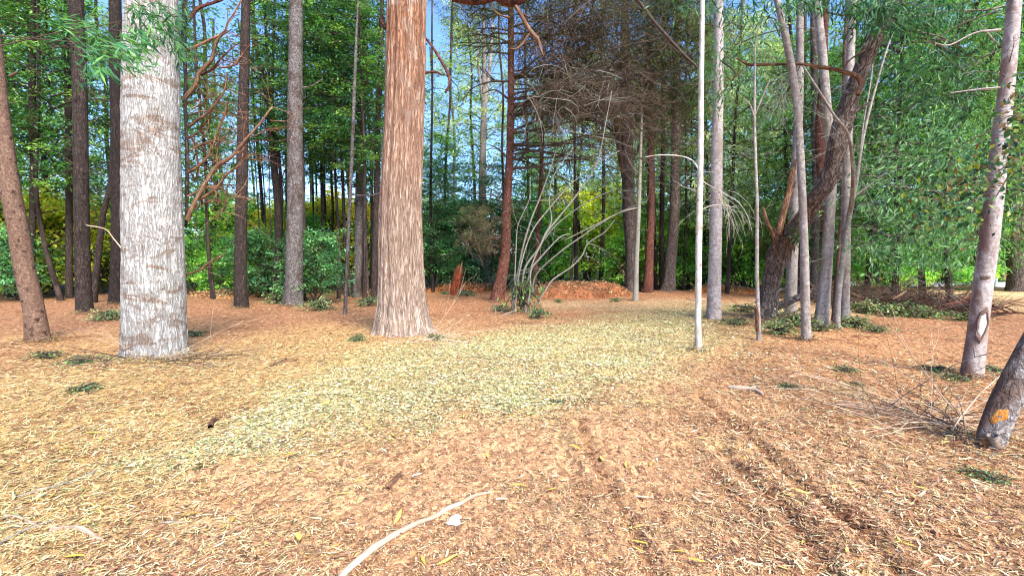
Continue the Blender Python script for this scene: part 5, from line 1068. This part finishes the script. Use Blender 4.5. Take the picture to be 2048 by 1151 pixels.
# ------------------------------------------------------------------ plants on the ground
GP = [(1588, 652, 'ivy0', 1.0, "largest bramble patch, at the foot of the gnarled leaning tree"), (1560, 668, 'ivy0', .8, "bramble patch right of the stripped sapling's foot"), (1640, 662, 'ivy1', .9, "bramble patch at the foot of the flared pinkish-grey trunk"),
 (1712, 655, 'ivy0', .8, "bramble patch right of the clump's straight pale trunk"), (1752, 664, 'ivy1', .7, "low bramble trailing right from the clump"), (1490, 625, 'ivy1', 1.2, "sparse weeds left of the stripped sapling"), (1468, 650, 'ivy1', .9, "weeds by the foot of the grey-brown trunk"),
 (1850, 634, 'ivy0', .9, "leafy brambles at the front of the brush heap"), (1790, 632, 'ivy0', 1.0, "brambles over the left of the brush heap"), (1730, 625, 'ivy0', 1.0, "brambles beside the clump at the brush heap's left end"), (1925, 640, 'ivy1', 1.1, "brambles left of the big pinkish trunk"),
 (1870, 742, 'ivy1', .5, "small dark green plant left of the big pinkish trunk's foot"), (1915, 762, 'ivy1', .5, "small light green plant at the foot of the big pinkish trunk"),
 (1990, 745, 'ivy1', .5, "small plant between the two right trunks"),
 (165, 730, 'ivy1', .7, "leafy plant left of the pale grey tree's foot"), (95, 715, 'ivy1', .6, "leafy plant right of the leaning knotty trunk's foot"), (165, 782, 'ivy1', .5, "fresh green plant in the straw-coloured litter at the left"),
 (215, 640, 'ivy0', .8, "green plant behind the left of the pale grey tree"), (392, 672, 'ivy1', .6, "ivy-like plant at the right side of the pale grey tree's foot"),
 (712, 682, 'fern0', .6, "grey-green seedling left of the red-brown cypress"), (560, 606, 'ivy0', 1.0, "dark weeds at the left foot of the grey ringed trunk"), (640, 620, 'ivy0', 1.0, "weeds right of the grey ringed trunk's foot"), (736, 612, 'fern0', 1.4, "bright fern left of the red-brown cypress"),
 (870, 680, 'fern0', .6, "pale feathery sprig right of the red-brown cypress's foot"), (935, 592, 'fern0', 1.2, "green fir sprig beside the broken stump"), (890, 588, 'fern0', .7, "green sprig left of the broken stump"), (975, 580, 'ivy1', 1.1, "grey-green weeds between the stump and the pine"),
 (1075, 636, 'fern0', 1.1, "dark green tuft right of the fan of thin stems"), (1000, 622, 'fern0', .9, "green tuft left of the fan of thin stems"), (1118, 604, 'fern0', .6, "small tuft left of the mulch mound"), (1230, 603, 'fern0', .7, "green tuft left of the slim leaning stem's foot"),
 (1110, 806, 'ivy1', .3, "small bright green plant in the green-flecked chips"), (1575, 775, 'ivy1', .35, "tiny seedling right of the white log"), (1690, 742, 'ivy1', .45, "sparse seedlings in the middle of the right-hand chips"), (1980, 960, 'ivy1', .35, "dark green leaves beside the stout leaning trunk"), (1930, 945, 'ivy1', .25, "few green leaves left of the stout leaning trunk's foot"), (1715, 770, 'ivy1', .3, "tiny green seedling in the right-hand chips"),
 (410, 935, 'ivy1', .3, "small green leafy sprig at the tip of the green-flecked chips")]
for (px, py, key, sc, lab) in GP: shrub(px, 0, key, lab, sc * .8, (1, 1, 1), None, "ground_plant", "plant", 1.0, py)

# ------------------------------------------------------------------ mulch mounds
def mound(cx, cy, wpx, hz, depth, label, seed, col=(150, 98, 66)):
    x0, y0, z0 = G(cx, cy); y0 += depth * .5; wx = wpx / F * y0 / 2
    nx, ny = 90, 44; u, v = np.meshgrid(np.linspace(-1.15, 1.15, nx), np.linspace(-1.2, 1.2, ny)); x = x0 + u * wx; y = y0 + v * depth / 2
    rr_ = np.sqrt(u ** 2 + v ** 2) + .18 * fbm(u * 1.7 + seed, v * 1.7, 0, seed); p = np.clip(1 - rr_ ** 2.2, -.25, 1)
    z = H(x, y, False) + hz * np.where(p > 0, p ** .6, p * .6) * (1 + .16 * fbm(u * 3, v * 2, 0, seed + 2)) + .05 * fbm(x * 4, y * 4, 0, seed) * (p > 0)
    mb = MB(); i = np.arange(ny - 1)[:, None] * nx; j = np.arange(nx - 1)[None, :]
    Q = np.stack([i + j, i + j + 1, i + nx + j + 1, i + nx + j], -1).reshape(-1, 4)
    c = np.stack([np.full(x.shape, q_) for q_ in S(*col)], -1) * (1 + .25 * fbm(x * 2, y * 2, 0, 3))[..., None]
    mb.add(np.stack([x, y, z], -1), Q, None, np.clip(c, .01, .9).reshape(-1, 4))
    o = empty("mulch_mound", (x0, y0, z0), label, "mulch mound", "mulch mounds"); mb.build("heap", M['ground'], o, np.array((x0, y0, z0)))
    m2 = MB(); n = 5200; k_ = rng.integers(0, nx * ny, n); pz = np.stack([x, y, z], -1).reshape(-1, 3)[k_] + rng.normal(0, .06, (n, 3)) * (1, 1, .3) + (0, 0, .015)
    ok = p.reshape(-1)[k_] > 0; pz = pz[ok]; n = len(pz); ph = rng.uniform(0, 6.28, n)
    leaves(m2, pz, np.c_[np.cos(ph), np.sin(ph), rng.normal(0, .5, n)], np.c_[rng.normal(0, .6, (n, 2)), np.ones(n)], rng.uniform(.06, .2, n), rng.uniform(.02, .05, n), pick('mulch', n) * np.array((.85, .8, .75, 1)))
    m2.build("chips", M['litter'], o, np.array((x0, y0, z0)), smooth=False)["kind"] = "stuff"
mound(1168, 596, 215, .52, 3.2, "widest mulch mound, in the middle distance behind the fan of thin stems", 3)
mound(915, 584, 130, .38, 2.6, "reddish mulch mound behind the broken stump", 5, (164, 96, 58))
mound(1475, 588, 130, .30, 2.4, "low orange mulch mound behind the stripped sapling", 7, (184, 112, 60))
mound(762, 594, 60, .16, 1.6, "small mulch hump just left of the red-brown cypress", 9, (190, 116, 66))
mound(430, 596, 120, .16, 2.0, "low straw-coloured hump between the pale grey tree and the slim brown trunk", 11, (178, 130, 84))

# ------------------------------------------------------------------ brush heap at the right
def brush(cx, cy, wpx, hh, label, n, mats, seed, thick=(.01, .03), D_off=.8):
    rn = random.Random(seed); g_ = G(cx, cy); o = empty("brush_heap", tuple(g_), label, "brush heap")
    for mi, mt in enumerate(mats):
        mb = MB()
        for _ in range(n // len(mats)):
            u = rn.gauss(0, .4); x = g_[0] + u * wpx / F * g_[1] * .6; y = g_[1] + rn.gauss(.4, .5) * D_off; z = float(H(x, y, False)) + abs(rn.gauss(0, .4)) * hh * max(.15, 1 - abs(u))
            bare_twigs(mb, (x, y, z), (rn.choice((-1, 1)) * rn.uniform(.4, 1), rn.gauss(0, .6), rn.gauss(.12, .28)), rn.uniform(.5, 1.6), rn.uniform(*thick), 1, .25, 3, rn, 4, 5, -.15)
        mb.build("sticks", M[mt], o, g_)["kind"] = "stuff"
    return o, g_
brush(1800, 620, 270, .85, "tangled grey brush heap behind the clump of smooth trunks", 420, ('brtwig', 'dtwig', 'dead', 'brtwig'), 1, (.008, .022), 1.4)
bo, bg_ = brush(1915, 630, 150, .6, "heap of torn red-brown wood left of the big pinkish trunk", 150, ('pine', 'brtwig'), 2, (.01, .03), 1.0)
for l, mt in (([(1865, 632, 8), (1885, 616, 16), (1910, 608, 18), (1935, 600, 12), (1945, 590, 5)], 'pine'), ([(1870, 622, 6), (1900, 612, 9), (1936, 606, 7), (1960, 604, 4)], 'pine'), ([(1912, 636, 10), (1930, 626, 10), (1944, 622, 6)], 'pine'),
              ([(1917, 624, 4), (1926, 636, 4), (1940, 642, 3), (1960, 640, 2)], 'stick'), ([(1888, 576, 3), (1905, 590, 4), (1935, 604, 4), (1960, 612, 3)], 'brtwig'), ([(1938, 582, 3), (1925, 596, 4), (1910, 612, 4)], 'pine'),
              ([(1985, 612, 6), (2010, 614, 5), (2038, 627, 3)], 'brtwig'), ([(1985, 640, 7), (2005, 642, 6), (2016, 638, 3)], 'dead'), ([(1980, 628, 5), (2000, 633, 5), (2020, 634, 3)], 'dead'), ([(1785, 598, 4), (1800, 590, 7), (1812, 581, 4)], 'dead')):
    a_, b_ = px_path(l, bg_[1] - .1); mb = MB(); tube(mb, a_, b_, 9, 24, relief=relief_soft(3, .14, 0)); mb.build("torn_log", M[mt], bo, bg_)
brush(1925, 868, 170, .10, "low litter of bleached twigs left of the stout leaning trunk's foot", 90, ('stick', 'brtwig'), 4, (.003, .008), .55)
brush(300, 728, 190, .10, "fine dead twigs scattered at the foot of the massive pale grey tree", 80, ('stick', 'dtwig'), 5, (.003, .007), .45)
brush(880, 684, 150, .10, "fine pale twigs right of the red-brown cypress's roots", 26, ('stick',), 6, (.003, .006), .5)
brush(1535, 655, 90, .30, "dry orange-brown twigs at the foot of the stripped sapling", 40, ('dtwig', 'dead'), 7, (.003, .008), .6)

# ------------------------------------------------------------------ sticks and small logs lying on the chips
def ground_stick(name, label, pts, mat='stick', seed=0, forks=(), cat="stick", group=None, lift=.35):
    a_ = []; b_ = []
    for (px, py, wd) in pts:
        g_ = G(px, py); d_ = math.hypot(g_[1], CAMZ); rr_ = wd * .41 / F * (g_[1] * CP + CAMZ * SP); z = float(H(g_[0], g_[1])); a_.append((g_[0], g_[1], z + rr_ * lift + .006)); b_.append(rr_)
    o = empty(name, a_[len(a_) // 2], label, cat, group); mb = MB(); og = np.array(a_[len(a_) // 2])
    tube(mb, a_, b_, 10, len(a_) * 9, relief=relief_soft(seed + 20, .12, 0))
    for f in forks:
        fa = []; fb = []
        for (px, py, wd) in f:
            g_ = G(px, py); rr_ = wd * .5 / F * (g_[1] * CP + CAMZ * SP); fa.append((g_[0], g_[1], float(H(g_[0], g_[1])) + rr_ * .6 + .012)); fb.append(rr_)
        tube(mb, fa, fb, 8, len(fa) * 6)
    mb.build("wood", M[mat], o, og); return o
ground_stick("long_stick", "long bleached stick lying diagonally in the foreground", [(676, 1165, 17), (700, 1140, 17), (745, 1105, 17), (790, 1075, 15), (835, 1050, 13), (870, 1032, 12), (895, 1020, 13), (920, 1008, 11), (945, 994, 10), (968, 987, 7), (984, 985, 3)], seed=1)
ground_stick("pale_log", "short white-grey log lying in the chips at right centre", [(1458, 776, 9), (1475, 779, 12), (1495, 781, 11), (1512, 784, 10), (1526, 790, 6)], seed=2, cat="log", forks=[[(1500, 781, 5), (1510, 777, 4), (1520, 780, 2)]])
ground_stick("stub_of_wood", "small brown upright stub at the edge of the green-flecked chips", [(421, 858, 12), (424, 846, 12), (430, 838, 9), (442, 834, 5)], 'dead', 3, cat="wood stub", lift=.9)
ground_stick("thin_stick", "thin bleached stick at the lower left with a bent end", [(10, 1032, 5), (30, 1034, 6), (55, 1044, 6), (82, 1056, 6)], seed=4)
ground_stick("thin_stick", "flat pale split stick ending at the lower left beside a green leaf", [(100, 1062, 10), (140, 1056, 11), (165, 1062, 12), (190, 1070, 10), (208, 1076, 4)], seed=5)
ground_stick("thin_stick", "grey stick running out of the lower left corner", [(-12, 1096, 9), (20, 1076, 8), (50, 1060, 7), (80, 1050, 6), (105, 1042, 4)], 'twig', 6)
ground_stick("thin_stick", "long thin grey stick lying across the straw-coloured litter at the left", [(30, 992, 4), (80, 980, 5), (120, 970, 5), (150, 960, 5), (185, 945, 5), (215, 930, 4)], 'twig', 7)
ground_stick("thin_stick", "thin curved stick arching in front of the red-brown cypress's right roots", [(826, 686, 2.5), (856, 680, 3), (890, 681, 3), (920, 684, 2.5), (936, 686, 2)], 'stick', 8)
ground_stick("thin_stick", "thin straight stick left of the stout leaning trunk", [(1826, 806, 3), (1862, 805, 3.5), (1900, 805, 3)], 'stick', 9)
ground_stick("thin_stick", "pale straight stick in the chips right of the white log", [(1545, 778, 2.5), (1590, 779, 3), (1640, 781, 2)], 'stick', 10)
ground_stick("thin_stick", "dark twig lying between the two massive trees", [(528, 736, 3), (548, 728, 4), (566, 722, 4), (574, 716, 2)], 'brtwig', 11)
ground_stick("thin_stick", "dark root-like stick behind the pale grey tree at the left", [(196, 628, 4), (220, 624, 5), (244, 622, 4)], 'brtwig', 12)
ground_stick("thin_stick", "grey stick just below the grey-flecked litter at lower left centre", [(322, 1046, 4), (350, 1042, 5), (372, 1044, 4)], 'twig', 13)
ground_stick("thin_stick", "pale stick lying on the trampled track behind the white pole tree", [(1372, 596, 2.5), (1390, 600, 3), (1410, 599, 2)], 'stick', 14)
ground_stick("thin_stick", "brown flat bark strip left of the long bleached stick", [(776, 982, 9), (788, 968, 13), (798, 954, 10), (802, 946, 4)], 'dead', 15)
ground_stick("thin_stick", "dark short twig near the tyre grooves at the bottom", [(1424, 1120, 5), (1440, 1112, 6), (1458, 1116, 5)], 'brtwig', 16)
# upright thin sprigs near the stout leaning trunk
g_ = G(1935, 872); o = empty("dry_sprig", tuple(g_), "upright bleached dry sprig beside the stout leaning trunk", "dry plant"); mb = MB()
for l in ([(1932, 872, 2.5), (1926, 830, 2.5), (1918, 800, 2), (1914, 788, 1)], [(1930, 872, 2), (1908, 850, 1.6), (1902, 820, 1.2)], [(1936, 874, 2), (1940, 848, 1.6), (1950, 826, 1)], [(1934, 870, 2), (1890, 876, 2), (1862, 884, 2)], [(1940, 880, 2), (1916, 872, 2), (1910, 896, 2)]):
    a_, b_ = px_path(l, g_[1]); tube(mb, a_, b_, 5, 12)
mb.build("stems", M['stick'], o, g_)
# crumpled tissue
g_ = G(910, 1042); z = float(H(g_[0], g_[1])); mb = MB(); nn = 26
u, v = np.meshgrid(np.linspace(-1, 1, nn), np.linspace(-1, 1, nn)); xx = u * .034 * (1 - .3 * v) + .012 * v; yy = v * .062
zz = .016 + .012 * fbm(u * 2.4, v * 2.4, 0, 91, 4) + .012 * np.abs(noise(u * 4, v * 3, 1, 92)) - .016 * (u ** 4 + v ** 4) * .5
xx = xx + .008 * noise(u * 3, v * 3, 5, 93); yy = yy + .010 * noise(u * 3, v * 3, 9, 94)
i = np.arange(nn - 1)[:, None] * nn; j = np.arange(nn - 1)[None, :]
mb.add(np.stack([g_[0] + xx, g_[1] + yy, z + np.maximum(zz, .002)], -1), np.stack([i + j, i + j + 1, i + nn + j + 1, i + nn + j], -1).reshape(-1, 4))
M['tissue'] = plain("tissue_paper", S(226, 224, 220), .9, .1, 0, .04)
t = mb.build("crumpled_tissue", M['tissue'], None, g_); tag(t, "crumpled white tissue lying against the long bleached stick", "tissue")

# fallen yellow leaves and pale wood splinters one can pick out in the foreground
def lone_leaf(seed, L, W, col, thick=False):
    mb = MB(); s = np.linspace(0, 1, 7); wv = W * np.sin(np.pi * np.clip(s * .94 + .03, 0, 1)) ** (.8 if not thick else .25); zc = .18 * L * np.sin(s * 2.5 + seed) * (.0 if thick else .4)
    cx = L * .06 * np.sin(s * 3 + seed); V = []
    for k_ in (-1, -.33, .33, 1): V.append(np.c_[cx + k_ * wv * .5, (s - .5) * L, zc + abs(k_) * W * .16])
    V = np.stack(V, 1).reshape(-1, 3); Q = [(a * 4 + b, a * 4 + b + 1, a * 4 + b + 5, a * 4 + b + 4) for a in range(6) for b in range(3)]
    if thick:
        V = np.vstack([V, V - (0, 0, .005)]); Q += [(a + 28, b + 28, c + 28, d + 28) for d, c, b, a in Q[:18]]; 
        Q += [(a * 4, a * 4 + 4, a * 4 + 32, a * 4 + 28) for a in range(6)] + [(a * 4 + 7, a * 4 + 3, a * 4 + 31, a * 4 + 35) for a in range(6)]
    mb.add(V, Q, None, np.tile(S(*col), (len(V), 1))); o = mb.build("fallen_leaf", M['litter'], smooth=not thick); me = o.data; bpy.data.objects.remove(o); return me
YL = [lone_leaf(i, .11, .017 + .004 * (i % 3), c) for i, c in enumerate(((216, 178, 70), (200, 160, 70), (222, 190, 96), (196, 172, 88)))]
WS = [lone_leaf(i, .12, .02, c, True) for i, c in enumerate(((238, 222, 186), (230, 208, 164), (222, 196, 150)))]
LL = random.Random(4)
def strew(meshes, n, name, label, cat, group, rmin, rmax, amin, amax, s0=.6, s1=1.2, flat=.12):
    for i in range(n):
        r_ = LL.uniform(rmin, rmax) if LL.random() < .7 else LL.uniform(rmin, (rmin + rmax) / 2); a_ = math.radians(LL.uniform(amin, amax)); x, y = r_ * math.sin(a_), r_ * math.cos(a_)
        o = bpy.data.objects.new(name, LL.choice(meshes)); C.objects.link(o); o.location = (x, y, float(H(x, y)) + .022)
        o.rotation_euler = (LL.gauss(0, flat), LL.gauss(0, flat), LL.uniform(0, 6.28)); s_ = LL.uniform(s0, s1); o.scale = (s_, s_, s_); tag(o, label, cat, group)
strew(YL, 64, "fallen_leaf", "narrow yellow fallen leaf lying on the chips in the foreground", "leaf", "yellow fallen leaves on the chips", 2.2, 6.0, -50, 50)
strew(WS, 50, "wood_splinter", "pale flat wood splinter lying loose on the chips in the foreground", "wood splinter", "pale wood splinters on the chips", 2.3, 7.5, -50, 46,   .35, .8)

# ------------------------------------------------------------------ beyond the clearing at the right: low wall, parked cars
M['wallw'] = plain("whitewash", S(224, 230, 232), .8, .2, 0, .06); M['paint_s'] = plain("silver_green_paint", S(128, 152, 152), .3, .5, .3, .05); M['paint_d'] = plain("dark_red_paint", S(70, 26, 34), .3, .5, .2, .05)
M['glass'] = plain("car_glass", S(28, 36, 44), .08, .6, 0, .1); M['rubber'] = plain("rubber", S(24, 24, 24), .8, .2, 0, .1); M['steel'] = plain("wheel_rim", S(150, 152, 156), .35, .5, .6, .1); M['lampr'] = plain("tail_lamp", S(150, 20, 24), .3, .5, 0, .05); M['lampw'] = plain("head_lamp", S(214, 220, 224), .2, .5, 0, .03)
def box(mb, x0, x1, y0, y1, z0, z1):
    V = [(x, y, z) for z in (z0, z1) for y in (y0, y1) for x in (x0, x1)]
    mb.add(V, [(0, 2, 3, 1), (4, 5, 7, 6), (0, 1, 5, 4), (2, 6, 7, 3), (0, 4, 6, 2), (1, 3, 7, 5)])
wx0, wx1 = (1690 - 1024) / F * 28.4, (2030 - 1024) / F * 28.4
wo = empty("low_wall", ((wx0 + wx1) / 2, 28.4, 0), "low white wall along the road at the far right", "wall")
mb = MB(); nseg = 9; stp = (wx1 + 4 - wx0) / nseg
for i in range(nseg):
    z = float(H(wx0 + i * stp, 28.4, False)); box(mb, wx0 + i * stp, wx0 + (i + 1) * stp - .012, 28.3, 28.5, z - .3, .17)
mb.build("wall_block", M['wallw'], wo, np.array(wo.location), smooth=False)
mb = MB()
for i in range(nseg): box(mb, wx0 + i * stp + .01, wx0 + (i + 1) * stp - .03, 28.27, 28.53, .172, .21)
mb.build("coping", M['wallw'], wo, np.array(wo.location), smooth=False)
po_ = empty("white_post", ((1992 - 1024) / F * 27.8, 27.8, 0), "white post standing at the right end of the low wall", "post"); mb = MB()
tube(mb, [(po_.location.x, 27.8, -.1), (po_.location.x, 27.8, .3), (po_.location.x, 27.8, .52)], [.09, .085, .08], 12, 10); mb.build("post", M['wallw'], po_, np.array(po_.location))
def car(x, y, z, rot, paint, label, hh=1.0, name="parked_car"):
    prof = [(-2.1, .35), (-2.15, .6), (-2.05, .85), (-1.3, .95), (-.75, 1.38), (-.2, 1.47), (.6, 1.45), (1.2, 1.22), (1.65, .98), (2.1, .9), (2.18, .62), (2.12, .35)]
    o = empty(name, (x, y, z), label, "car", "cars parked on the road"); o.rotation_euler = (0, 0, rot)
    def shell(prof, ws, nm, m):
        mb = MB(); n = len(prof); V = []
        for k_, s_ in enumerate((-1, -.86, .86, 1)):
            for (a, b) in prof:
                w_ = .86 - .16 * max(0, (b - .9) / .55); zz_ = b if abs(s_) < 1 else b - .05 * (b > .9); V.append((a * (1 if abs(s_) < 1 else .985), s_ * w_ * ws, zz_ * hh))
        Q = [(k_ * n + i, k_ * n + i + 1, (k_ + 1) * n + i + 1, (k_ + 1) * n + i) for k_ in range(3) for i in range(n - 1)]
        Q += [(k_ * n + n - 1, k_ * n, (k_ + 1) * n, (k_ + 1) * n + n - 1) for k_ in range(3)]
        for base in (0, 3 * n):
            for i in range(n // 2 - 1): Q.append((base + i, base + i + 1, base + n - 2 - i, base + n - 1 - i))
        mb.add(V, Q); p_ = mb.build(nm, m, o, np.zeros(3), smooth=False); return p_
    shell(prof, 1.0, "body", M[paint])
    for sd in (-1, 1):
        for (xa, xb, za, zb) in ((-.95, -.1, .98, 1.3), (.0, .85, .98, 1.32), (.92, 1.25, .98, 1.15)):
            mb = MB(); mb.add([(xa - .1, sd * .862, za * hh), (xb + .06, sd * .862, za * hh), (xb, sd * .775, zb * hh), (xa + .12, sd * .775, zb * hh)], [(0, 1, 2, 3)]); mb.build("side_window", M['glass'], o, np.zeros(3), smooth=False)
        for xw in (-1.35, 1.35):
            mb = MB(); tube(mb, [(xw, sd * .9, .33), (xw, sd * .7, .33)], [.33, .33], 20); wl = mb.build("wheel", M['rubber'], o, np.zeros(3))
            mb = MB(); tube(mb, [(xw, sd * .915, .33), (xw, sd * .89, .33)], [.2, .2], 14); mb.build("rim", M['steel'], wl, np.zeros(3))
    for (x1_, z1_, x2_, z2_, nm) in ((-1.28, .98, -.79, 1.37, "windscreen"), (1.6, 1.02, 1.2, 1.235, "rear_window")):
        s_ = .02 * (-1 if x1_ < 0 else 1); mb = MB(); mb.add([(x1_ + s_, -.68, z1_ * hh + .012), (x1_ + s_, .68, z1_ * hh + .012), (x2_ + s_, .6, z2_ * hh + .012), (x2_ + s_, -.6, z2_ * hh + .012)], [(0, 1, 2, 3)]); mb.build(nm, M['glass'], o, np.zeros(3), smooth=False)
    for sd in (-1, 1):
        mb = MB(); box(mb, -2.17, -2.08, sd * .72 - .14, sd * .72 + .14, .62, .76); mb.build("headlight", M['lampw'], o, np.zeros(3), smooth=False)
        mb = MB(); box(mb, 2.1, 2.2, sd * .72 - .12, sd * .72 + .12, .66, .82); mb.build("tail_light", M['lampr'], o, np.zeros(3), smooth=False)
xr = (1772 - 1024) / F * 33; car(xr, 33, float(H(xr, 33, False)), 0, 'paint_s', "silver-green car whose roof shows over the brush heap at the right")
xr = (1935 - 1024) / F * 35; car(xr, 35, float(H(xr, 35, False)), math.pi, 'paint_d', "dark red vehicle behind the low white wall, left of the big pinkish trunk", 1.3)

# sky is the world; nothing more
for o_ in bpy.data.objects:
    if o_.type == 'MESH' and o_.parent is None and not o_.get("category") and o_.get("kind") != "structure": print("UNTAGGED", o_.name)
print("TRIS", sum(len(m.polygons) * 2 for m in bpy.data.meshes if m.users))
